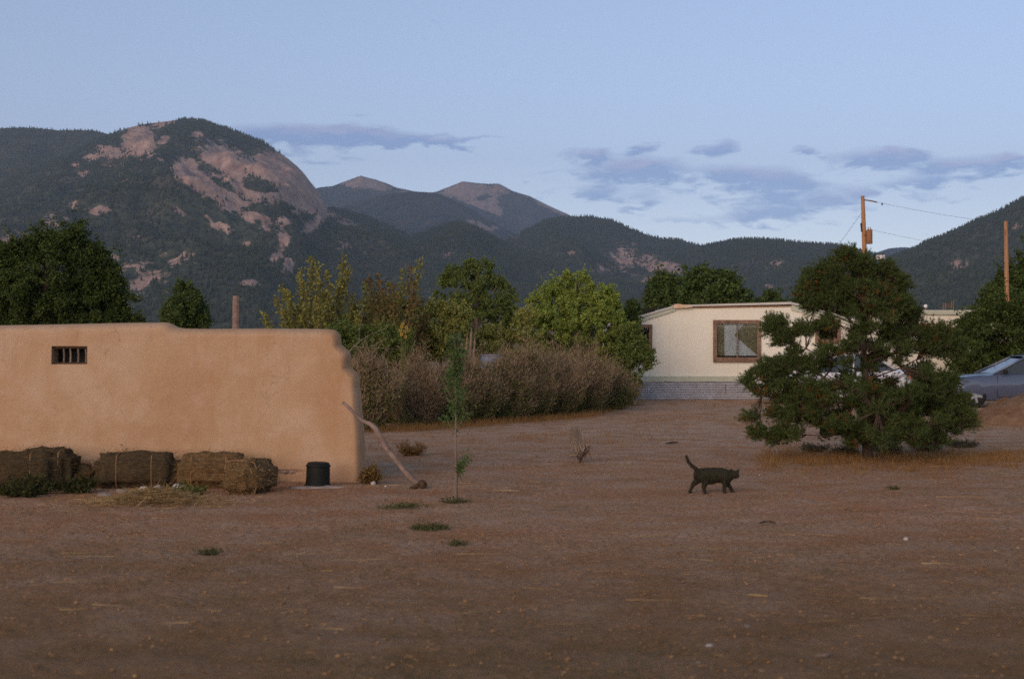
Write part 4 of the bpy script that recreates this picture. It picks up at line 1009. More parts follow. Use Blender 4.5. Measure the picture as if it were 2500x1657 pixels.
# pale broken stump poking out of the brush, blue sheet behind the hedge
def stump():
    Y = 33; bx = X(1138, Y); root = thing('broken_stump', 'pale splintered stump showing above the shrubs behind the sapling', 'stump', (bx, Y, G(bx, Y)))
    mb = MB(); mb.tube([(bx, Y, -.05), (bx-.02, Y, .8), (bx-.03, Y, 1.5)], [.12, .10, .09], 9); mb.build('trunk', M['grey_bark'], root)
    for (a, b, t, r) in ((1128, 850, 828, .028), (1139, 852, 812, .03), (1149, 850, 800, .034), (1158, 850, 820, .022)):
        mb = MB(); mb.tube([P(a-2, 870, Y), P(a, b, Y), P(a+1, (b+t)/2, Y), P(a+2, t, Y)], [r*1.2, r, r*.8, .006], 7); mb.build('splinter', M['deadwood'], root)
stump()
def tarp():
    Y = 36; bx = X(1200, Y); root = thing('water_barrel', 'pale blue barrel glimpsed through the top of the brush', 'barrel', (bx, Y, G(bx, Y)))
    h = Z(868, Y); mb = MB(); mb.lathe([(.26, 0), (.28, .05), (.28, .45), (.29, .47), (.28, .49), (.28, h-.08), (.265, h-.02), (.25, h)], (bx, Y, 0), 20); mb.build('barrel_body', M['bluetarp'], root, True)
    mb = MB(); mb.lathe([(.27, h+.003), (.285, h+.006), (.285, h+.03), (.26, h+.033)], (bx, Y, 0), 20); mb.build('lid', M['bluetarp'], root)
tarp()

# ------------------------------------------------------------------ mobile home
HMY = 44.0
def mobile_home():
    Y = HMY; root = thing('mobile_home', 'cream mobile home end wall with brown framed windows and corrugated metal skirting', 'mobile home', (X(1800, Y), Y, 0))
    pr = [(1552, 930), (2084, 930), (2084, 786), (2000, 764), (1932, 748), (1650, 752), (1552, 780)]
    poly = [P(a, b, Y) for a, b in pr]
    wins = [(1741, 1857, 781, 884), (1549, 1592, 792, 862), (1990, 2052, 780, 838)]
    # wall built of horizontal strips between window columns: solid boxes so openings are real
    xs = sorted({1552, 2084, 1650, 1932, 2000}|{v for w in wins for v in w[:2] if v > 1552})
    def top(px): return np.interp(px, [1552, 1650, 1932, 2000, 2084], [780, 752, 748, 764, 786])
    mb = MB()
    for a, b in zip(xs[:-1], xs[1:]):
        w = [q for q in wins if q[0] <= a and q[1] >= b]
        ta, tb = top(a), top(b)
        if w:
            w = w[0]; quads = [[(a, w[2]), (b, w[2]), (b, tb), (a, ta)], [(a, 930), (b, 930), (b, w[3]), (a, w[3])]]
        else: quads = [[(a, 930), (b, 930), (b, tb), (a, ta)]]
        for q in quads: mb.prism([(X(u, Y), Z(v, Y)) for u, v in q], Y, Y+.12)
    # far body
    D = 16.0
    xl, xr = X(1552, Y), X(2084, Y); z0 = Z(930, Y); zl = Z(780, Y); zr = Z(786, Y)
    for x_, z_ in ((xl, zl), (xr, zr)): mb.box((x_+(.06 if x_ == xl else -.06), Y+.12+D/2, (z0+z_)/2), (.12, D, z_-z0))
    mb.box(((xl+xr)/2, Y+.12+D+.06, (z0+zl)/2), (xr-xl, .12, zl-z0)); mb.box(((xl+xr)/2, Y+.12+D/2, z0+.05), (xr-xl-.3, D, .1))
    mb.build('wall', M['siding'], root)
    # siding seams: thin battens
    for px in (1634, 1741+58, 1905):
        m2 = MB(); t0 = top(px)
        if px == 1799: m2.box((X(px, Y), Y-.006, (Z(886, Y)+Z(918, Y))/2), (.02, .012, Z(888, Y)-Z(918, Y)))
        else: m2.box((X(px, Y), Y-.006, (Z(t0+8, Y)+Z(920, Y))/2), (.02, .012, Z(t0+8, Y)-Z(920, Y)))
        m2.build('siding_batten', M['siding'], root)
    # roof slab
    rp = [(1546, 780), (1650, 749), (1930, 743), (2000, 760), (2092, 786), (2092, 782), (2000, 754), (1930, 737), (1650, 745), (1546, 775)]
    m2 = MB(); m2.prism([(X(a, Y), Z(b, Y)) for a, b in rp], Y-.10, Y+16.4); m2.build('roof', M['roofmetal'], root)
    for q in ([(1550, 789), (1648, 759), (1648, 749.6), (1550, 779.6)], [(1932, 757), (2000, 774), (2090, 797), (2090, 786.6), (2000, 761), (1932, 744.6)]):
        m2 = MB(); m2.prism([(X(a, Y), Z(b, Y)) for a, b in q], Y-.06, Y-.004); m2.build('fascia', M['trim'], root)
    m2 = MB(); m2.prism([(X(a, Y), Z(b, Y)) for a, b in [(1650, 753), (1932, 748), (1932, 746), (1650, 750)]], Y-.05, Y-.004); m2.build('roof_edge', M['rust'], root)
    m2 = MB(); m2.prism([(X(a, Y), Z(b, Y)) for a, b in [(1645, 753), (1690, 750.5), (1688, 748), (1655, 742), (1645, 743)]], Y-.14, Y+.7); m2.build('bent_flashing', M['copper'], root)
    # rim board
    m2 = MB(); m2.box((X(1818, Y), Y-.03, (Z(918, Y)+Z(931, Y))/2), (X(2086, Y)-X(1550, Y), .05, Z(918, Y)-Z(931, Y))); m2.build('rim_board', M['trim'], root)
    # skirting sheets, ribs run level
    seams = [1500, 1583, 1634, 1743, 1800, 1860, 1960, 2086]
    zt, zb = Z(932, Y), -.03
    for i, (a, b) in enumerate(zip(seams[:-1], seams[1:])):
        xa, xb = X(a, Y)-(.03 if i else 0), X(b, Y); k = 72; V = []; yo = Y-.02-(.012 if i % 2 else 0); xm = np.linspace(xa, xb, 9)
        for j in range(k+1):
            z = zb+(zt-zb)*j/k; yy = yo-.026*math.cos(2*math.pi*j/k*8)
            for x_ in xm: V.append((x_, yy+.006*math.sin(x_*2.1+i), z))
        Fs = [(j*9+c, j*9+c+1, (j+1)*9+c+1, (j+1)*9+c) for j in range(k) for c in range(8)]
        o = mesh_obj('skirting_sheet', V, Fs, M['galv'], root, True)
    m2 = MB(); m2.tube([(X(1770, Y), Y-.06, Z(938, Y)), (X(1771, Y), Y-.06, Z(958, Y)), (X(1768, Y), Y-.06, Z(960, Y))], .012, 6); m2.build('pipe', M['rust'], root)
    # windows
    def window(x0, x1, y0, y1, fw, mull, curtain):
        wr = root; fx = []
        f = MB(); f.box((X((x0+x1)/2, Y), Y-.04, Z(y0+fw/2, Y)), (X(x1, Y)-X(x0, Y), .06, fw/F*Y), bev=.006)
        par = f.build('window_frame', M['board'], root)
        bot = fw*1.35
        f = MB(); f.box((X((x0+x1)/2, Y), Y-.045, Z(y1-bot/2, Y)), (X(x1, Y)-X(x0, Y), .075, bot/F*Y), bev=.006); f.build('sill_board', M['board'], par)
        for xx in (x0+fw/2, x1-fw/2):
            f = MB(); f.box((X(xx, Y), Y-.038, (Z(y0+fw, Y)+Z(y1-bot, Y))/2), (fw/F*Y, .055, Z(y0+fw, Y)-Z(y1-bot, Y)-.004), bev=.006); f.build('side_board', M['board'], par)
        gx0, gx1, gy0, gy1 = x0+fw, x1-fw, y0+fw, y1-bot
        f = MB(); f.box((X((gx0+gx1)/2, Y), Y+.02, Z((gy0+gy1)/2, Y)), (X(gx1, Y)-X(gx0, Y)+.02, .006, Z(gy0, Y)-Z(gy1, Y)+.02)); f.build('pane', M['glass'], par)
        for mx in mull:
            f = MB(); f.box((X(mx, Y), Y-.005, (Z(gy0, Y)+Z(gy1, Y))/2), (.035, .03, Z(gy0, Y)-Z(gy1, Y))); f.build('mullion', M['board'], par)
        f = MB(); f.box((X((gx0+gx1)/2, Y), Y+.55, Z((gy0+gy1)/2, Y)), (X(gx1, Y)-X(gx0, Y)+.5, .02, 1.9)); f.build('dark_room', M['dark'], par)
        for (poly2, yy, mm, nm_) in curtain:
            f = MB(); f.prism([(X(a, Y), Z(b, Y)) for a, b in poly2], Y+yy, Y+yy+.012); f.build(nm_, M[mm], par)
    window(1741, 1857, 781, 884, 9, [1800],
           [([(1769, 868), (1850, 868), (1850, 789), (1769, 789)], .075, 'curtain', 'pale_curtain'),
            ([(1751, 868), (1769, 868), (1768, 789), (1751, 789)], .060, 'drape', 'side_drape'),
            ([(1849, 866), (1803, 826), (1793, 818), (1812, 797), (1822, 789), (1849, 789)], .045, 'drape', 'folded_drape')])
    window(1549, 1592, 792, 862, 8, [], [([(1560, 856), (1582, 856), (1582, 800), (1560, 800)], .3, 'dark', 'dark_sheet')])  # plain dark sheet in the interior colour behind this pane
    window(1990, 2052, 780, 838, 9, [2021], [([(2022, 826), (2042, 826), (2042, 790), (2022, 790)], .15, 'rust', 'orange_reflection')])  # rust-coloured sheet stands in for the orange reflection in this pane
mobile_home()
def long_home():
    Y = 50.0; x0, x1 = X(2095, Y), X(2900, Y); root = thing('mobile_home', 'long cream mobile home seen side-on behind the pine and the dark juniper', 'mobile home', ((x0+x1)/2, Y, 0))
    zt, zb = Z(768, Y), .45; wl, wr, wt, wb = X(2246, Y), X(2302, Y), Z(795, Y), Z(842, Y); mb = MB()
    for (a, b, c, d) in ((x0, wl, zb, zt), (wr, x1, zb, zt), (wl, wr, wt, zt), (wl, wr, zb, wb)): mb.box(((a+b)/2, Y+.06, (c+d)/2), (b-a, .12, d-c))
    mb.box(((x0+x1)/2, Y+4.2, (zb+zt)/2), (x1-x0, .12, zt-zb)); mb.box((x0+.06, Y+2.13, (zb+zt)/2), (.12, 4.0, zt-zb)); mb.box((x1-.06, Y+2.13, (zb+zt)/2), (.12, 4.0, zt-zb)); mb.build('wall', M['siding'], root)
    mb = MB(); mb.prism([(x0-.1, zt+.002), (x1+.1, zt+.002), (x1+.1, zt+.16), (x0-.1, zt+.16)], Y-.06, Y+4.4); mb.build('roof', M['roofmetal'], root)
    mb = MB(); mb.box(((x0+x1)/2, Y-.085, zt+.07), (x1-x0+.2, .04, .13)); mb.build('fascia', M['trim'], root)
    mb = MB(); mb.box(((x0+x1)/2, Y-.02, .21), (x1-x0, .03, .46)); mb.build('skirting_sheet', M['galv'], root)
    f = MB(); f.box(((wl+wr)/2, Y-.02, wt+.03), (wr-wl+.16, .05, .10)); fr = f.build('window_frame', M['board'], root)
    for xx in (wl, wr):
        f = MB(); f.box((xx, Y-.02, (wt+wb)/2), (.08, .045, wt-wb-.04)); f.build('side_board', M['board'], fr)
    f = MB(); f.box(((wl+wr)/2, Y-.02, wb-.03), (wr-wl+.16, .05, .08)); f.build('sill_board', M['board'], fr)
    f = MB(); f.box(((wl+wr)/2, Y+.03, (wt+wb)/2), (wr-wl-.08, .006, wt-wb-.01)); f.build('pane', M['glass'], fr)
    f = MB(); f.box(((wl+wr)/2, Y+.4, (wt+wb)/2), (wr-wl+.4, .02, 1.0)); f.build('pale_curtain', M['curtain'], fr)
    # roof fittings
    zr = zt+.16
    r2 = thing('roof_lamp', 'small white globe on a stub on the long mobile home roof', 'lamp', (X(2272, Y), Y+.6, zr))
    mb = MB(); mb.tube([(0, 0, 0), (0, 0, .10)], .022, 8); mb.build('stub', M['rust'], r2, local=True)
    mb = MB(); mb.lathe([(.02, .09), (.055, .11), (.07, .155), (.055, .20), (.015, .222)], n=14); mb.build('globe', M['lampwhite'], r2, True, local=True)
    r3 = thing('roof_frame', 'small rusty metal frame standing on the long mobile home roof', 'frame', (X(2333, Y), Y+.8, zr))
    for xx in (-.16, .14):
        for yy in (-.12, .12):
            mb = MB(); mb.tube([(xx, yy, 0), (xx*.95, yy, .30 if xx < 0 else .36)], .012, 6); mb.build('leg', M['rust'], r3, local=True)
    for zz in (.14, .22):
        mb = MB(); mb.tube([(-.17, -.12, zz), (.15, -.12, zz)], .010, 6); mb.build('rail', M['rust'], r3, local=True)
long_home()

# ------------------------------------------------------------------ utility poles
def poles():
    Y = 78.0
    bx = X(2114, Y); root = thing('utility_pole', 'tall wooden utility pole with a transformer rising behind the pine', 'utility pole', (bx, Y, G(bx, Y)))
    mb = MB(); mb.tube([(X(2118, Y), Y, -.3), (X(2115, Y), Y, 4), (X(2108, Y), Y, Z(520, Y)), (X(2106.5, Y), Y, Z(478, Y))], [.18, .16, .115, .10], 12); mb.build('shaft', M['pole'], root, True)
    t = MB(); t.lathe([(.15, 0), (.17, .02), (.17, .72), (.15, .78), (.06, .80)], (X(2120.5, Y), Y-.2, Z(596, Y)), 16); tr = t.build('transformer', M['rust'], root, True)
    for dx in (-.06, .07):
        t = MB(); t.lathe([(.022, 0), (.03, .02), (.018, .05), (.028, .08), (.015, .13)], (X(2120.5, Y)+dx, Y-.2, Z(596, Y)+.79), 8); t.build('bushing', M['rust'], tr)
    t = MB(); t.box((X(2114, Y), Y-.12, Z(575, Y)), (.2, .06, .05)); t.build('bracket', M['wire'], root)
    t = MB(); t.tube([(X(2109, Y), Y, Z(488, Y)), (X(2125, Y), Y, Z(490, Y)), (X(2142, Y), Y, Z(493.5, Y))], [.045, .04, .04], 6); t.build('arm', M['grey_bark'], root)
    t = MB(); t.lathe([(.02, 0), (.045, .02), (.045, .05), (.02, .08), (.04, .10), (.015, .14)], (X(2154, Y), Y, Z(497, Y)-.09), 8); t.build('insulator', M['wire'], root)
    t = MB(); t.tube([(X(2103, Y), Y-.1, Z(566, Y)), (X(2101, Y), Y-.1, Z(545, Y))], .045, 7); t.build('cutout', M['wire'], root)
    w = []
    def wire(name, label, a, b, sag, r=.007):
        mb = MB(); a = Vector(a); b = Vector(b); k = 16
        mb.tube([a.lerp(b, i/k)+Vector((0, 0, -sag*4*(i/k)*(1-i/k))) for i in range(k+1)], r, 5); o = mb.build(name, M['wire']); tag(o, label, 'wire', 'wires at the utility pole')
    wire('power_line', 'thin power line running right from the insulator on the tall pole', P(2142, 493.5, Y), P(2900, 545, Y+20), .8)
    wire('power_line', 'second thin power line leaving the transformer to the right', P(2124, 560, Y), P(2900, 640, Y+20), .7, .006)
    wire('guy_wire', 'guy wire slanting down to the left from the tall pole', P(2107, 515, Y), P(2000, 660, Y+8), .05, .009)
    # insulator on the guy wire
    bx = X(2459, Y); r2 = thing('utility_pole', 'orange brown wooden pole at the right edge against the dark tree', 'utility pole', (bx, Y, G(bx, Y)))
    mb = MB(); mb.tube([(X(2461, Y), Y, -.3), (X(2459, Y), Y, 3.5), (X(2456, Y), Y, Z(540, Y))], [.15, .13, .10], 12); mb.build('shaft', M['pole'], r2, True)
    mb = MB(); mb.tube([(X(2452, Y), Y-.1, Z(560, Y)), (X(2452, Y), Y-.1, Z(572, Y))], .03, 6); mb.build('bracket', M['rust'], r2)
    Y3 = 52; bx = X(2073, Y3); r3 = thing('wooden_pole', 'orange lit wooden pole glimpsed through the upper crown of the pine', 'pole', (bx, Y3, G(bx, Y3)))
    mb = MB(); mb.tube([(bx-.03, Y3, -.1), (bx, Y3, 2), (bx+.015, Y3, Z(672, Y3))], [.10, .09, .065], 10); mb.build('shaft', M['pole'], r3, True)
    Yl = 70; bx = X(2150, Yl); r4 = thing('yard_light', 'small pale box lamp on a thin pole right of the pine top', 'lamp', (bx, Yl, G(bx, Yl)))
    mb = MB(); mb.tube([(bx, Yl+.1, 0), (bx, Yl+.1, 3), (bx, Yl+.1, Z(630, Yl))], [.05, .045, .03], 8); mb.build('pole', M['wire'], r4)
    mb = MB(); mb.box((bx, Yl, Z(628, Yl)), (.42, .16, .22), bev=.03); mb.build('lamp_head', M['lampwhite'], r4)
poles()

# ------------------------------------------------------------------ cars
def car(label, x0, Y, paintm, length=4.6, w=1.72, group='cars parked by the mobile homes'):
    """faces -X; x0 = world x of the nose"""
    root = thing('parked_car', label, 'car', (x0+length/2, Y, 0), 0, group)
    L = length; wb0, wb1, wr = .86, .86+2.70, .31
    # stations along the car: x, half width, sill z, belt z (shoulder), upper deck z
    st = [(0.0, .55, .42, .56, .58), (.05, .68, .33, .62, .66), (.20, .80, .24, .68, .75), (.55, .85, .20, .73, .83), (.86, .86, .19, .76, .87), (1.20, .86, .19, .79, .90), (1.45, .86, .19, .82, .925),
          (2.0, .86, .19, .84, .93), (2.7, .86, .19, .86, .94), (3.4, .86, .19, .87, .95), (3.75, .855, .20, .88, .98), (4.1, .84, .22, .88, .99), (4.40, .79, .28, .86, .97), (4.55, .70, .38, .80, .92), (4.6, .60, .46, .70, .80)]
    st = [(a*L/4.6, b*w/1.72, c, d, e) for a, b, c, d, e in st]
    V = []; n = 12
    for (x, hw, zs, zb, zd) in st:
        ring = [(hw*.90, zs), (hw*.97, zs+(zb-zs)*.25), (hw*1.0, zs+(zb-zs)*.6), (hw*.985, zb), (hw*.93, zb+(zd-zb)*.6), (hw*.72, zd)]
        pts = [(x-L/2, -a, b) for a, b in ring]+[(x-L/2, a, b) for a, b in ring[::-1]]
        V += pts
    Fs = [(i*n+j, i*n+(j+1) % n, (i+1)*n+(j+1) % n, (i+1)*n+j) for i in range(len(st)-1) for j in range(n)]
    Fs += [tuple(range(n-1, -1, -1)), tuple((len(st)-1)*n+j for j in range(n))]
    me = raw_mesh('car_body', V, Fs, [M[paintm], M['rubber']], True)
    body = bpy.data.objects.new('car_body', me); COL.objects.link(body)
    cutm = MB()
    for wx in (wb0, wb1): cutm.lathe([(.375, -2), (.375, 2)], (wx-L/2, 0, wr), 32, axis='Y')
    cut = cutm.build('cutter', M['rubber']); md = body.modifiers.new('b', 'BOOLEAN'); md.object = cut; md.operation = 'DIFFERENCE'; md.solver = 'EXACT'
    dg = bpy.context.evaluated_depsgraph_get(); nm_ = bpy.data.meshes.new_from_object(body.evaluated_get(dg)); body.modifiers.clear(); body.data = nm_
    bpy.data.objects.remove(cut); body.parent = root; ORG[body.name_full] = (0, 0, 0)
    for p in nm_.polygons: p.use_smooth = True
    # smooth by angle so arches stay crisp
    try: nm_.set_sharp_from_angle(angle=math.radians(40))
    except Exception: pass
    h2 = w/2
    # cabin: glass block with roof skin and pillars
    prof_ = [(1.34, .90), (2.24, 1.35), (2.52, 1.40), (3.05, 1.41), (3.45, 1.37), (4.05, .975)]
    prof_ = [(a*L/4.6-L/2, b) for a, b in prof_]
    def cabin_y(z): return (h2-.07)-(z-.9)*.38
    gl = MB(); VV = []
    for s in (-1, 1):
        for (a, b) in prof_: VV.append((a, s*(cabin_y(b)-.012), b-.012))
    k = len(prof_); gl.add(VV, [tuple(range(k)), tuple(range(2*k-1, k-1, -1))]+[(i, i+k, (i+1) % k+k, (i+1) % k) for i in range(k)])
    gl.build('window_glass', M['carglass'], root, local=True)
    rf = MB(); VV = []
    for (a, b) in [prof_[1], prof_[2], prof_[3], prof_[4]]:
        for s in (-1, -.8, 0, .8, 1): VV.append((a, s*cabin_y(b), b+(.03 if s == 0 else .022 if abs(s) < 1 else 0)))
    rf.add(VV, [(i*5+j, i*5+j+1, (i+1)*5+j+1, (i+1)*5+j) for i in range(3) for j in range(4)]); rf.build('roof', M[paintm], root, True, local=True)
    for s in (-1, 1):
        def pil(seq, r=.028):
            q = MB(); q.tube([(a, s*cabin_y(b), b) for a, b in seq], r, 6); q.build('pillar', M[paintm], root, True, local=True)
        pil([prof_[0], prof_[1], prof_[2]], .030); pil([prof_[3], prof_[4], prof_[5]], .035); pil([prof_[2], prof_[3]], .022); pil([(2.75*L/4.6-L/2, .92), (2.82*L/4.6-L/2, 1.40)], .025)
        for (a, b) in ((1.42, 2.72), (2.78, 3.66)):
            a1, b1 = a*L/4.6-L/2, b*L/4.6-L/2
            q = MB(); 
            y1 = s*(h2+.004); 
            for (p_, r_) in (((a1, .28), (a1, .84)), ((b1, .28), (b1, .86)), ((a1, .28), (b1, .28))): q.tube([(p_[0], y1*.985, p_[1]), (r_[0], y1*(.985 if r_[1] < .5 else .985), r_[1])], .006, 4)
            d = q.build('door_seam', M['rubber'], root, local=True)
            q = MB(); q.box((b1-.16, s*(h2*.995+.012), .80), (.15, .022, .03), bev=.006); q.build('door_handle', M['rubber'], root, local=True)
        q = MB(); q.box((1.62*L/4.6-L/2, s*(h2+.05), .965), (.11, .16, .11), bev=.03); q.build('mirror', M['rubber'], root, local=True)
        q = MB(); q.box((.10-L/2+.02, s*.60, .63), (.12, .26, .10), (0, 0, s*-.35), bev=.02); q.build('headlight', M['headlamp'], root, local=True)
        q = MB(); q.box((L/2-.065, s*.66, .80), (.10, .26, .15), (0, 0, s*.35), bev=.02); q.build('taillight', M['amber'], root, local=True)
        for wx in (wb0, wb1):
            q = MB(); c = (wx-L/2, s*(h2-.12), wr); q.lathe([(.20, -.095), (.28, -.10), (.31, -.07), (.31, .07), (.28, .10), (.20, .095)], c, 28, axis='Y'); ty = q.build('tyre', M['rubber'], root, True, local=True)
            q = MB(); q.lathe([(.205, -.097), (.205, .097)], c, 24, axis='Y', cap=False); q.lathe([(.05, -s*.01), (.05, s*.105)] if False else [(.055, -.05), (.055, .05)], (c[0], c[1]+s*.05, c[2]), 12, axis='Y')
            for j in range(5):
                an = j*math.tau/5+.3+wx; u = Vector((math.cos(an), 0, math.sin(an)))
                mid = Vector((c[0], c[1]+s*.085, c[2]))+u*.12; q.box(mid, (.15, .025, .085), (0, -an, 0), bev=.008)
            q.build('rim', M['rim'], ty, local=True)
            q = MB(); q.lathe([(.19, -.02), (.19, .0)], (c[0], c[1], c[2]), 20, axis='Y'); q.build('brake_disc', M['rubber'], ty, local=True)
    q = MB(); q.box((.0-L/2+.05, 0, .40), (.14, 1.35, .14), bev=.04); q.build('bumper', M[paintm], root, local=True)
    q = MB(); q.box((L/2-.05, 0, .42), (.14, 1.40, .16), bev=.04); q.build('bumper', M[paintm], root, local=True)
    q = MB(); q.box((0, 0, .20), (L*.82, w*.6, .08)); q.build('underbody', M['rubber'], root, local=True)
    return root
Yc = 38.6; car('blue silver sedan parked at the right edge of the picture', X(2382, Yc)-.86, Yc+.86, 'blue_paint', 4.7)
Yc = 41.0; car('white sedan with a red taillight parked behind the pine', X(1935, Yc)-.86, Yc+.86, 'white_paint', 4.4, 1.7)

# ------------------------------------------------------------------ pine
PY = 20.6
PINE = [
 ([(2043, 622), (2060, 612), (2080, 607), (2110, 612), (2126, 622), (2139, 640), (2131, 660), (2100, 668), (2060, 664), (2046, 642)], 1.0),
 ([(2037, 657), (2100, 655), (2131, 659), (2165, 657), (2187, 678), (2200, 715), (2236, 749), (2244, 780), (2219, 803), (2172, 792), (2114, 792), (2057, 778), (2009, 769), (1976, 755), (1952, 735), (1957, 678), (1989, 661)], 1.0),
 ([(1857, 793), (1880, 786), (1891, 780), (1897, 755), (1906, 756), (1922, 774), (1938, 768), (1962, 786), (1978, 810), (1950, 818), (1940, 840), (1922, 852), (1898, 847), (1881, 818), (1860, 810)], 1.0),
 ([(1990, 800), (2010, 785), (2035, 795), (2030, 815), (2000, 818)], .8),
 ([(2055, 830), (2090, 800), (2130, 795), (2200, 798), (2232, 820), (2200, 850), (2150, 862), (2100, 868), (2060, 862), (2020, 868), (2000, 855)], .62),
 ([(2219, 800), (2260, 798), (2300, 792), (2345, 812), (2362, 850), (2345, 880), (2290, 880), (2250, 868), (2225, 840)], .85),
 ([(1835, 885), (1862, 872), (1900, 885), (1950, 882), (2010, 876), (2075, 884), (2060, 898), (1985, 902), (1940, 918), (1880, 925), (1845, 905)], .95),
 ([(1818, 925), (1845, 918), (1870, 935), (1920, 930), (1980, 930), (2050, 938), (2100, 958), (2100, 985), (2020, 992), (1960, 990), (1890, 985), (1850, 975), (1842, 955)], .8),
 ([(1880, 1000), (1960, 985), (2015, 985), (2022, 1010), (2090, 1025), (2110, 1060), (2060, 1062), (1990, 1048), (1920, 1040), (1880, 1025)], .95),
 ([(1818, 1020), (1840, 1014), (1868, 1030), (1900, 1042), (1945, 1046), (1955, 1062), (1910, 1080), (1896, 1098), (1870, 1102), (1865, 1078), (1842, 1062)], 1.0),
 ([(2105, 960), (2170, 950), (2200, 925), (2260, 905), (2320, 922), (2350, 945), (2366, 1000), (2368, 1040), (2345, 1062), (2290, 1050), (2230, 1040), (2150, 1060), (2100, 1050), (2090, 1000)], 1.0),
 ([(2090, 1040), (2150, 1045), (2230, 1040), (2320, 1060), (2300, 1078), (2220, 1085), (2140, 1088), (2100, 1075)], .8)]
PINE[4] = (PINE[4][0], .62); PINE[2] = (PINE[2][0], .85)
PINE.append(([(2040, 1050), (2100, 1040), (2180, 1050), (2230, 1075), (2190, 1098), (2140, 1092), (2100, 1096), (2050, 1080)], .8))
PINE.append(([(2040, 640), (2080, 608), (2135, 640), (2190, 680), (2235, 750), (2250, 800), (2340, 810), (2360, 870), (2300, 900), (2350, 945), (2366, 1040), (2320, 1078), (2200, 1088), (2110, 1080), (1990, 1050), (1880, 1025), (1890, 985), (1822, 930), (1835, 880), (1870, 850), (1860, 795), (1920, 770), (1980, 800), (2010, 780), (1955, 730), (1965, 670)], .22))
def pine():
    rs = R0(42); Y = PY; bx = X(2118, Y); bz = G(bx, Y); root = thing('pine_tree', 'bushy dark green pine standing alone in the yard before the mobile home', 'tree', (bx, Y, bz))
    tr = MB(); tpts = [(2118, 1128), (2117, 1080), (2118, 1000), (2113, 930), (2110, 880), (2108, 820), (2105, 760), (2100, 700), (2092, 640), (2088, 612)]
    tp3 = [Vector((X(a, Y), Y+.02*math.sin(i*1.7), Z(b, Y))) for i, (a, b) in enumerate(tpts)]
    tr.tube(tp3, [.080, .070, .062, .054, .046, .038, .036, .026, .015, .005], 10); tr.build('trunk', M['bark'], root, True)
    C = []
    for poly, den in PINE:
        a = abs(sum(poly[i][0]*poly[(i+1) % len(poly)][1]-poly[(i+1) % len(poly)][0]*poly[i][1] for i in range(len(poly))))/2
        n = int(a/43*den)
        hub = clumps(poly, 9, max(2, n//7), Y, rs, 1.0, 130, .55); m_ = 7; c = np.repeat(hub, m_, 0)+unit(rs, len(hub)*m_)*(rs.rand(len(hub)*m_, 1)**.5)*np.array([.072, .072, .052])+np.array([0, 0, .01])
        # push clumps into a round crown: depth grows with closeness to the trunk line
        off = np.abs(c[:, 0]-bx); h = (c[:, 2]-bz)/3.0
        crown = np.clip(1.35-1.0*h, .25, 1.2); room = np.sqrt(np.clip(crown**2-off**2, .01, None))
        c[:, 1] = Y+np.repeat(rs.rand(len(hub))*2-1, m_)*room*.95+rs.randn(len(c))*.06
        C.append(c)
    C = np.vstack(C); print('pine clumps', len(C))
    # limbs: leave the trunk low and rise outward to every few clumps
    order = rs.permutation(len(C)); hubs = []
    lb = MB()
    for i in order[:64]:
        c = Vector(C[i]); hd = math.hypot(c.x-bx, c.y-Y); az_ = max(bz+.42, c.z-.10-.32*hd); 
        # trunk point at height az_
        k = min(range(len(tp3)), key=lambda q: abs(tp3[q].z-az_)); a = Vector((tp3[k].x, tp3[k].y, az_))
        m = a.lerp(c, .5)+Vector((rs.randn()*.04, rs.randn()*.04, -.03*hd)); r = .007+.009*hd
        lb.tube([a, a.lerp(m, .5), m, m.lerp(c, .5)+Vector((0, 0, .01)), c], [r, r*.8, r*.6, r*.42, .004], 6)
        hubs += [m, m.lerp(c, .5), c]
    lb.build('limbs', M['bark'], root, True)
    H = np.array([tuple(h) for h in hubs])
    tw = MB()
    for i in range(len(C)):
        c = C[i]; j = np.argmin(((H-c)**2).sum(1)); a = Vector(H[j]); b = Vector(c)
        if (a-b).length > .02: tw.tube([a, a.lerp(b, .5)+Vector((rs.randn()*.01, 0, -.015)), b], [.006, .005, .003], 4, cap=False)
    tw.build('twigs', M['bark'], root)
    # sprays: each clump is a handful of short upturned branchlets set with needles
    nb = 5; n = len(C); cb = np.repeat(C, nb, 0)+rs.randn(n*nb, 3)*.030
    out = cb-np.array([bx, Y, 0]); out[:, 2] = 0; out /= np.linalg.norm(out, axis=1)[:, None]+1e-6
    bd = out*.55+np.array([0, 0, .55])+unit(rs, n*nb)*.75; bd /= np.linalg.norm(bd, axis=1)[:, None]; bl = (.07+.10*rs.rand(n*nb))[:, None]
    ok = (cb[:, 2] > bz+.05); cb, bd, bl = cb[ok], bd[ok], bl[ok]
    V, Fc = blades(cb-bd*.03, bd, bl[:, 0], .0035, rs); mesh_obj('branchlets', V, Fc, M['bark'], root)
    kk = 34; t = rs.rand(len(cb), kk, 1)**.7; cc = (cb[:, None]+bd[:, None]*bl[:, None]*t).reshape(-1, 3)+rs.randn(len(cb)*kk, 3)*.005
    dd = np.repeat(bd, kk, 0)*.75+unit(rs, len(cc)); dd /= np.linalg.norm(dd, axis=1)[:, None]
    dead = np.repeat((fbm(cb[:, 0]*3, cb[:, 2]*3+cb[:, 1]*2, 3, 4) > .56) & (rs.rand(len(cb)) > .91), kk)
    V, Fc = blades(cc[~dead], dd[~dead], .030+.022*rs.rand((~dead).sum()), .0036, rs); mesh_obj('needles', V, Fc, M['pine'], root)
    V, Fc = blades(cc[dead], dd[dead], .028+.020*rs.rand(dead.sum()), .0034, rs); mesh_obj('brown_needles', V, Fc, M['pine_dead'], root)
    print('needles', len(cc))
pine()

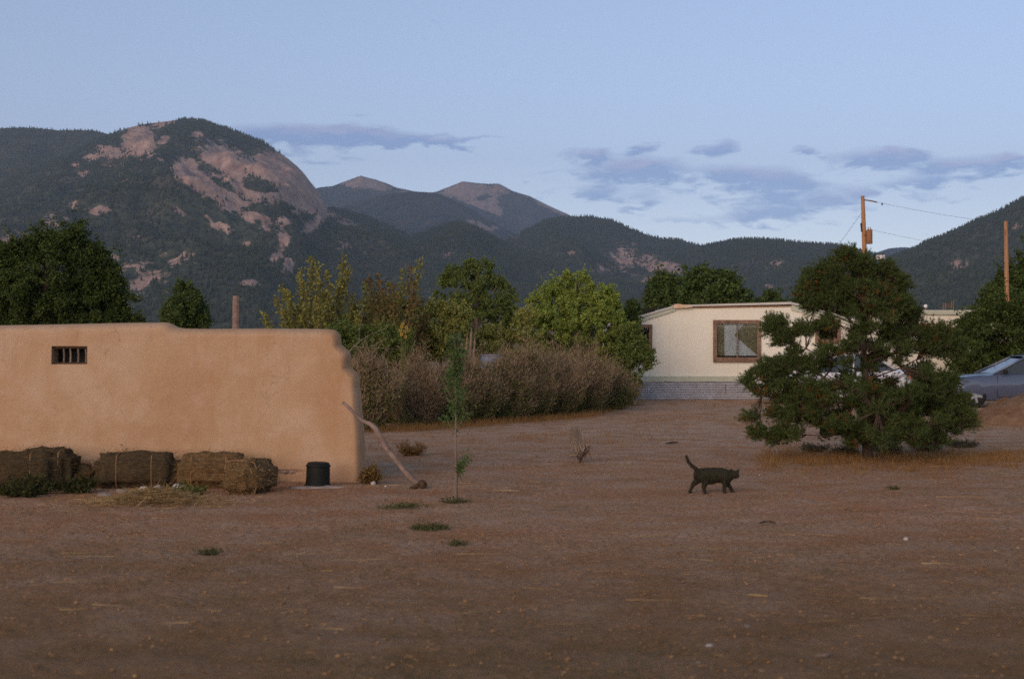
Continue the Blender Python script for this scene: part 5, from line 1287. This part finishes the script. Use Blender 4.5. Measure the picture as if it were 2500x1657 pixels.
# ------------------------------------------------------------------ young sapling
def sapling():
    rs = R0(8); Y = YG(1224); bx = X(1112, Y); bz = G(bx, Y); root = thing('sapling', 'thin young tree with a narrow leafy crown standing in the bare yard', 'tree', (bx, Y, bz))
    mb = MB(); tp = [Vector(P(a, b, Y)) for a, b in ((1113, 1228), (1112, 1190), (1114, 1150), (1112, 1100), (1112, 1060), (1114, 1000), (1112, 940), (1116, 880), (1114, 846))]
    mb.tube(tp, [.030, .021, .016, .013, .012, .010, .008, .005, .003], 8); mb.build('trunk', M['grey_bark'], root, True)
    st = MB(); pts = []
    for _ in range(46):
        t = rs.rand()*.96; k = 4+t*4; i = min(7, int(k)); a = tp[i].lerp(tp[i+1], k-i)
        out = (.17 if t < .45 else .14)*(1-.55*t)*(.5+.6*rs.rand()); an = rs.rand()*6.28
        b = a+Vector((math.cos(an)*out, math.sin(an)*out, .12+.10*rs.rand())); st.tube([a, a.lerp(b, .5)+Vector((math.cos(an)*.01, 0, -.01)), b], [.0045, .0035, .002], 4, cap=False)
        for q in range(int(78*(1-t*.85))):
            f = rs.rand()**.7; pts.append(tuple(a.lerp(b, f)+Vector(rs.randn(3)*.034)))
    for _ in range(9):
        a = Vector(P(1114+rs.rand()*3, 1125+rs.rand()*50, Y)); b = a+Vector((.05+.12*rs.rand(), rs.randn()*.06, .06+.12*rs.rand())); st.tube([a, b], [.003, .0015], 4, cap=False)
        for q in range(26): f = rs.rand(); pts.append(tuple(a.lerp(b, f)+Vector(rs.randn(3)*.018)))
    st.build('twigs', M['grey_bark'], root)
    V, Fc = leaf_quads(np.array(pts), .036, .009, rs, up=.2); mesh_obj('foliage', V, Fc, M['sapling'], root)
sapling()

# dead weed with upturned roots, small shrubs
def tumble():
    rs = R0(9); Y = YG(1132); bx = X(1418, Y); bz = G(bx, Y); root = thing('dead_weed', 'uprooted dead weed with a pale wispy plume and dark tangled roots', 'dead weed', (bx, Y, bz))
    c = np.array(P(1418, 1108, Y)); n = 1000
    a0 = np.array(P(1412, 1095, Y)); t = rs.rand(n); tip = np.stack([X(1398, Y)+rs.randn(n)*.062, Y+rs.randn(n)*.06, Z(1042, Y)+rs.randn(n)*.05+.02], 1); b = a0+rs.randn(n, 3)*.03
    d = tip-b; L = np.linalg.norm(d, axis=1); d /= L[:, None]; V, Fc = blades(b, d, L, .0026, rs); mesh_obj('plume', V, Fc, M['pale_twig'], root)
    mb = MB()
    for (pp, r) in (([(1415, 1128), (1420, 1115), (1428, 1098), (1436, 1090), (1442, 1086)], .018), ([(1420, 1118), (1410, 1112), (1395, 1115), (1385, 1117)], .010), ([(1418, 1110), (1408, 1105), (1402, 1104)], .012),
                    ([(1430, 1098), (1428, 1085), (1420, 1072)], .008), ([(1434, 1096), (1440, 1110), (1446, 1122)], .007), ([(1422, 1112), (1432, 1104), (1440, 1096)], .016), ([(1416, 1122), (1410, 1118), (1412, 1108)], .014), ([(1434, 1092), (1445, 1095), (1450, 1092)], .006)):
        dy = rs.randn()*.03; k = len(pp); mb.tube([Vector(P(a, b, Y))+Vector((0, dy*i*.5, 0)) for i, (a, b) in enumerate(pp)], [r*(1-.75*i/(k-1)) for i in range(k)], 6)
    mb.build('roots', M['dark_twig'], root)
    p = np.array(P(1422, 1110, Y))+rs.randn(300, 3)*np.array([.055, .04, .05]); p[:, 2] = np.maximum(p[:, 2], bz+.02); V, Fc = blades(p, unit(rs, 300), .04, .002, rs); mesh_obj('root_hairs', V, Fc, M['dark_twig'], root)
tumble()
weed('dry_bush', 'low dry grassy clump behind the leaning branch', 1003, YG(1112), 90, 42, 'dry_grass', 301, 2600, 'bush', .05, .004)
weed('dry_bush', 'small dark scrubby bush at the corner of the adobe wall', 908, 16.7, 56, 52, 'straw_dark', 302, 2200, 'bush', .045, .005)
weed('weed_patch', 'flat green weed patch in the bare dirt below the sapling', 1050, YG(1290), 110, 5, 'green_grass', 303, 998, 'weed', .026, .006)
weed('weed_patch', 'small green weed tuft right of the flat patch', 1118, YG(1328), 60, 5, 'green_grass', 304, 160, 'weed', .026, .006)
weed('weed_patch', 'green weed patch in the left foreground', 512, YG(1352), 70, 5, 'green_grass', 306, 206, 'weed', .026, .006)
weed('weed_patch', 'low green leaves in the dirt under the pine at right', 2180, YG(1200), 44, 5, 'green_grass', 309, 192, 'weed', .026, .006)
weed('weed_patch', 'green grass growing round the foot of the sapling', 1108, YG(1228), 90, 9, 'green_grass', 310, 275, 'weed', .026, .006)
weed('weed_patch', 'wide low patch of faint weeds left of the sapling foot', 985, YG(1240), 170, 5, 'green_grass', 311, 414, 'weed', .026, .006)
for i, (cx, cy, w, h, lab) in enumerate([(1985, 1098, 90, 26, 'low grey green scrub under the left boughs of the pine'), (2065, 1104, 80, 30, 'low grey green scrub just left of the pine trunk'), (2165, 1102, 90, 30, 'low grey green scrub just right of the pine trunk'),
                                   (2260, 1096, 110, 34, 'low grey green scrub under the right boughs of the pine'), (2350, 1088, 90, 24, 'low grey green scrub beyond the right edge of the pine')]):
    weed('low_scrub', lab, cx, YG(cy), w, h, 'sage', 320+i, 1500, 'scrub', .045, .006, 'low scrub under the pine')
def stick(label, pts, Y, r, m, cat='stick'):
    mb = MB(); k = len(pts); P3 = []
    for a, b in pts: Yk = YG(b) if Y is None else Y; x = X(a, Yk); P3.append((x, Yk, G(x, Yk)+r+.012))
    mb.tube(P3, [r*.6]+[r]*(k-2)+[r*.5], 6); o = mb.build('stick', M[m]); tag(o, label, cat)
stick('dark curved stick lying in the dirt below the cat', [(1853, 1284), (1866, 1280), (1880, 1280), (1894, 1284)], None, .010, 'dark_twig')
stick('short brown stick lying on the ground behind the dead weed', [(1625, 1084), (1640, 1081), (1655, 1080)], None, .018, 'dark_twig')
stick('pale splintered piece of wood in the foreground dirt', [(1826, 1452), (1850, 1454), (1874, 1456)], None, .008, 'straw')
stick('long pale stalk lying nearest below the cat', [(1530, 1314), (1570, 1312), (1620, 1309), (1650, 1307)], None, .005, 'straw')
stick('grey broken wood scrap near the bottom right', [(1990, 1611), (2015, 1609), (2030, 1604)], None, .010, 'deadwood')

# ------------------------------------------------------------------ cat
def cat_():
    Y = 15.69; gx = X(1745, Y); z0 = G(gx, Y)
    dz = z0-Z(1204, Y)
    def Q(a, b, dy=0): return Vector((X(a, Y)-gx, dy, Z(b, Y)+dz-z0))
    def blob(bm, c, r, rot=(0, 0, 0)):
        res = bmesh.ops.create_uvsphere(bm, u_segments=16, v_segments=10, radius=1)
        Mx = Matrix.Translation(c) @ Euler(rot).to_matrix().to_4x4() @ Matrix.Diagonal((*r, 1))
        bmesh.ops.transform(bm, matrix=Mx, verts=res['verts'])
    def tube(pts, rad, n=12):
        mb = MB(); mb.tube(pts, rad, n); return mb
    bm = bmesh.new(); px = Y/F
    def addtube(pts, rad):
        mb = tube(pts, rad); vs = [bm.verts.new(v) for v in mb.v]
        for f in mb.f:
            try: bm.faces.new([vs[i] for i in f])
            except ValueError: pass
        for p, r in ((pts[0], rad[0]), (pts[-1], rad[-1])): blob(bm, Vector(p), (r, r, r))
    # trunk: deep chest, tucked belly, rounded back
    addtube([Q(1708, 1158), Q(1718, 1159), Q(1730, 1160), Q(1745, 1160), Q(1760, 1160), Q(1772, 1162), Q(1780, 1161)], [13.5*px, 17*px, 18.5*px, 19*px, 18.5*px, 17.5*px, 13*px])
    blob(bm, Q(1735, 1163), (26*px, 15*px, 19*px)); blob(bm, Q(1772, 1165), (15*px, 14*px, 18*px)); blob(bm, Q(1713, 1160), (15*px, 14*px, 17*px))
    addtube([Q(1776, 1160), Q(1784, 1157), Q(1791, 1157, -.004)], [13*px, 11*px, 9*px])          # neck
    blob(bm, Q(1794, 1158, -.010), (9.5*px, 9.5*px, 8.6*px)); blob(bm, Q(1800, 1161, -.026), (4.6*px, 4.6*px, 3.8*px)); blob(bm, Q(1796, 1164, -.012), (6*px, 6*px, 4*px))
    for (ex, ey, ed, tx, ty) in ((1787, 1152, .012, 1785.5, 1143.5), (1799, 1152, -.022, 1803.5, 1144.5)):  # ears
        mb = MB(); mb.tube([Q(ex, ey, ed), Q((ex+tx)/2, (ey+ty)/2, ed), Q(tx, ty, ed)], [4.4*px, 3.0*px, .7*px], 10)
        vs = [bm.verts.new(v) for v in mb.v]
        for f in mb.f: bm.faces.new([vs[i] for i in f])
    # hind legs: thigh, hock pointing back, shank, paw
    addtube([Q(1706, 1160, .03), Q(1703, 1174, .035), Q(1692, 1185, .035), Q(1687, 1196, .035), Q(1684, 1202, .035)], [12*px, 8.5*px, 5*px, 3.6*px, 3.2*px]); blob(bm, Q(1686.5, 1202.8, .035), (5*px, 3.2*px, 2.4*px))
    addtube([Q(1713, 1163, -.03), Q(1722, 1177, -.035), Q(1717, 1189, -.035), Q(1719, 1198, -.035), Q(1721, 1203, -.035)], [12.5*px, 9*px, 5.2*px, 3.9*px, 3.3*px]); blob(bm, Q(1724, 1204.2, -.035), (5.4*px, 3.4*px, 2.5*px))
    # fore legs
    addtube([Q(1770, 1168, .025), Q(1778, 1182, .028), Q(1785, 1192, .028), Q(1789, 1200, .028)], [9*px, 5.8*px, 4.2*px, 3.2*px]); blob(bm, Q(1792, 1202.6, .028), (5*px, 3.2*px, 2.3*px))
    addtube([Q(1767, 1168, -.03), Q(1769, 1182, -.032), Q(1767, 1193, -.032), Q(1767.5, 1201, -.032)], [9.5*px, 6.2*px, 4.4*px, 3.4*px]); blob(bm, Q(1770, 1204, -.032), (5.2*px, 3.4*px, 2.4*px))
    # tail
    addtube([Q(1704, 1150), Q(1699, 1144), Q(1690, 1137), Q(1683, 1130), Q(1678, 1121), Q(1676, 1113.5)], [6*px, 5*px, 4.4*px, 4.0*px, 3.7*px, 3.0*px])
    me = bpy.data.meshes.new('cat_tmp'); bm.to_mesh(me); bm.free()
    tmp = bpy.data.objects.new('cat_tmp', me); COL.objects.link(tmp)
    md = tmp.modifiers.new('r', 'REMESH'); md.mode = 'VOXEL'; md.voxel_size = .0042
    ms = tmp.modifiers.new('s', 'SMOOTH'); ms.factor = .5; ms.iterations = 5
    dg = bpy.context.evaluated_depsgraph_get(); nm_ = bpy.data.meshes.new_from_object(tmp.evaluated_get(dg)); bpy.data.objects.remove(tmp)
    nm_.materials.clear(); nm_.materials.append(M['fur']); nm_.polygons.foreach_set('use_smooth', np.ones(len(nm_.polygons), bool)); nm_.name = 'cat_body'
    root = thing('cat', 'dark tabby cat walking right across the yard with its tail raised', 'cat', (gx, Y, z0))
    b = bpy.data.objects.new('cat_body', nm_); link(b, root)
    # eyes, nose, whiskers and short fur
    for (a, c, d) in ((1799, 1156.5, -.040), (1803, 1156.5, -.018)):
        q = MB(); q.lathe([(.0005, -.003), (.0035, -.0015), (.0045, 0), (.0035, .0015), (.0005, .003)], Q(a, c, d), 10, axis='Y'); q.build('eye', M['amber_eye'], root, True, local=True)
    q = MB(); q.box(Q(1804.3, 1160, -.034), (.005, .006, .004), bev=.001); q.build('nose', M['rubber'], root, local=True)
    n = 9000; rs = R0(6); nv = len(nm_.polygons); idx = rs.randint(0, nv, n)
    ce = np.zeros(nv*3); nm_.polygons.foreach_get('center', ce); no = np.zeros(nv*3); nm_.polygons.foreach_get('normal', no); ce = ce.reshape(-1, 3)[idx]; no = no.reshape(-1, 3)[idx]
    d = no*.55+np.array([-.8, 0, -.25])+rs.randn(n, 3)*.2; d /= np.linalg.norm(d, axis=1)[:, None]
    V, Fc = blades(ce-no*.001, d, .011+.007*rs.rand(n), .0009, rs); mesh_obj('fur_coat', V, Fc, M['fur'], root, local=True)
M['amber_eye'] = simple('cat_eye', (.25, .28, .08), (.3, .33, .1), 5, .2, 0, spec=.6)
cat_()

# ------------------------------------------------------------------ ground cover
def scatter_xy(rs, n, y0, y1, bias=1.0, half=.40):
    y = y0*(y1/y0)**(rs.rand(n)**bias); x = (rs.rand(n)*2-1)*half*y; return x, y
WALLX = X(889, WY)
def free(x, y): return ~((x < WALLX+.05) & (y > WY-.05) & (y < WY+.6))
def ground_cover():
    rs = R0(123)
    # dry litter: short flat bits of straw and twig all over the yard
    n = 46000; x, y = scatter_xy(rs, n, 5.2, 40); ok = free(x, y) & (rs.rand(n) < (.15+1.3*fbm(x/1.3, y/1.3, 3, 61)**1.8)*np.clip((y-3)/9, .15, 1)); x, y = x[ok], y[ok]; n = len(x)
    d = unit(rs, n, .12); d[:, 2] = np.abs(d[:, 2])*.5
    V, Fc = blades(np.stack([x, y, gz(x, y)+.012], 1), d, .015+.05*rs.rand(n)**2.5, .0016+.0016*rs.rand(n), rs); o = mesh_obj('dry_litter', V, Fc, M['litter']); tag(o, 'short dry bits of straw and twig strewn over the dirt', None, None, 'stuff')
    # longer stalks
    n = 260; x, y = scatter_xy(rs, n, 7.5, 24, .8, .36); a = rs.randn(n)*.35+(rs.rand(n) > .5)*math.pi; d = np.stack([np.cos(a), np.sin(a)*.8, np.full(n, .015)], 1)
    V, Fc = blades(np.stack([x, y, gz(x, y)+.022], 1), d, .15+.50*rs.rand(n)**2, .0028, rs); o = mesh_obj('straw_stalks', V, Fc, M['straw']); tag(o, 'long pale stalks of straw lying flat on the dirt', None, None, 'stuff')
    # pebbles
    n = 4200; x, y = scatter_xy(rs, n, 5.2, 34); ok = free(x, y); x, y = x[ok], y[ok]; n = len(x)
    s = .004+.010*rs.rand(n)**4+.0006*y*.4; base = np.array([(1, 0, 0), (-.5, .87, 0), (-.5, -.87, 0), (0, 0, .8), (0, 0, -.5)]); fb = np.array([(0, 1, 3), (1, 2, 3), (2, 0, 3), (1, 0, 4), (2, 1, 4), (0, 2, 4)])
    ang = rs.rand(n)*6.28; c, s2 = np.cos(ang), np.sin(ang); bv = np.repeat(base[None], n, 0)*(1+.5*rs.rand(n, 5, 1)); xx = bv[..., 0]*c[:, None]-bv[..., 1]*s2[:, None]; yy = bv[..., 0]*s2[:, None]+bv[..., 1]*c[:, None]
    V = np.stack([xx*s[:, None]+x[:, None], yy*s[:, None]+y[:, None], bv[..., 2]*s[:, None]*.7+gz(x, y)[:, None]+.008], -1).reshape(-1, 3)
    Fc = (fb[None]+np.arange(n)[:, None, None]*5).reshape(-1, 3); o = mesh_obj('pebbles', V, Fc, M['litter']); tag(o, 'small pebbles and clods scattered over the yard', None, None, 'stuff')
    # dry grass tufts: fringe round the pine, along the hedge, patches toward the mobile home
    def grass(name, label, centres, per, h, m, sp, w=.0022):
        c = np.repeat(centres, per, 0)+rs.randn(len(centres)*per, 2)*sp; ok = free(c[:, 0], c[:, 1]); c = c[ok]; n = len(c)
        d = unit(rs, n); d[:, 2] = np.abs(d[:, 2])+1.3; d /= np.linalg.norm(d, axis=1)[:, None]
        hh = h*(.35+.9*rs.rand(n)); V, Fc = blades(np.column_stack([c, gz(c[:, 0], c[:, 1])]), d, hh, w, rs); o = mesh_obj(name, V, Fc, M[m]); tag(o, label, None, None, 'stuff')
    n = 620; py = 1112+rs.randn(n)*13+np.abs(rs.randn(n))*8; pxx = 1860+rs.rand(n)*640; yy = YG(np.clip(py, 1075, 1165)); c = np.stack([(pxx-CX)/F*yy, yy], 1)
    grass('dry_grass', 'fringe of dry orange grass in front of the pine', c, 22, .12, 'dry_grass', .07)
    n = 520; pxx = 890+rs.rand(n)*650; bl = np.interp(pxx, [870, 1180, 1450, 1540], [1060, 1040, 1016, 992]); yy = YG(bl+rs.randn(n)*3-3); c = np.stack([(pxx-CX)/F*yy, yy], 1)
    grass('dry_grass', 'dry grass along the foot of the brown hedge', c, 16, .16, 'dry_grass', .09, .003)
    x, y = scatter_xy(rs, 2200, 24, 43); ok = (fbm(x/3, y/3, 3, 71) > .52) & (x > -1.0); c = np.stack([x[ok], y[ok]], 1)
    grass('dry_grass', 'thin dry grass on the rise before the mobile home', c, 14, .09, 'dry_grass', .12, .003)
    n = 260; mx, my = X(2540, YG(1030)), YG(1030); a = rs.rand(n)*6.283; q = rs.rand(n)**.5
    c = np.stack([mx+np.cos(a)*q*1.5, my+np.sin(a)*q*1.25], 1); cc = np.repeat(c, 24, 0)+rs.randn(n*24, 2)*.04; e = 1-((cc[:, 0]-mx)/1.55)**2-((cc[:, 1]-my)/1.3)**2; cc = cc[e > .02]; e = e[e > .02]
    d = unit(rs, len(cc)); d[:, 2] = np.abs(d[:, 2])+.9; d /= np.linalg.norm(d, axis=1)[:, None]
    V, Fc = blades(np.column_stack([cc, gz(cc[:, 0], cc[:, 1])+.60*e]), d, .06+.12*rs.rand(len(cc)), .003, rs); o = mesh_obj('dry_grass', V, Fc, M['dry_grass']); tag(o, 'dry grass growing over the dirt mound at the right', None, None, 'stuff')
    x, y = scatter_xy(rs, 5200, 5.5, 20); ok = fbm(x/1.1, y/.8, 3, 81) > .60; c = np.stack([x[ok], y[ok]], 1)
    grass('green_grass', 'faint scattered green shoots over the foreground dirt', c, 6, .028, 'green_grass', .05, .0022)
ground_cover()
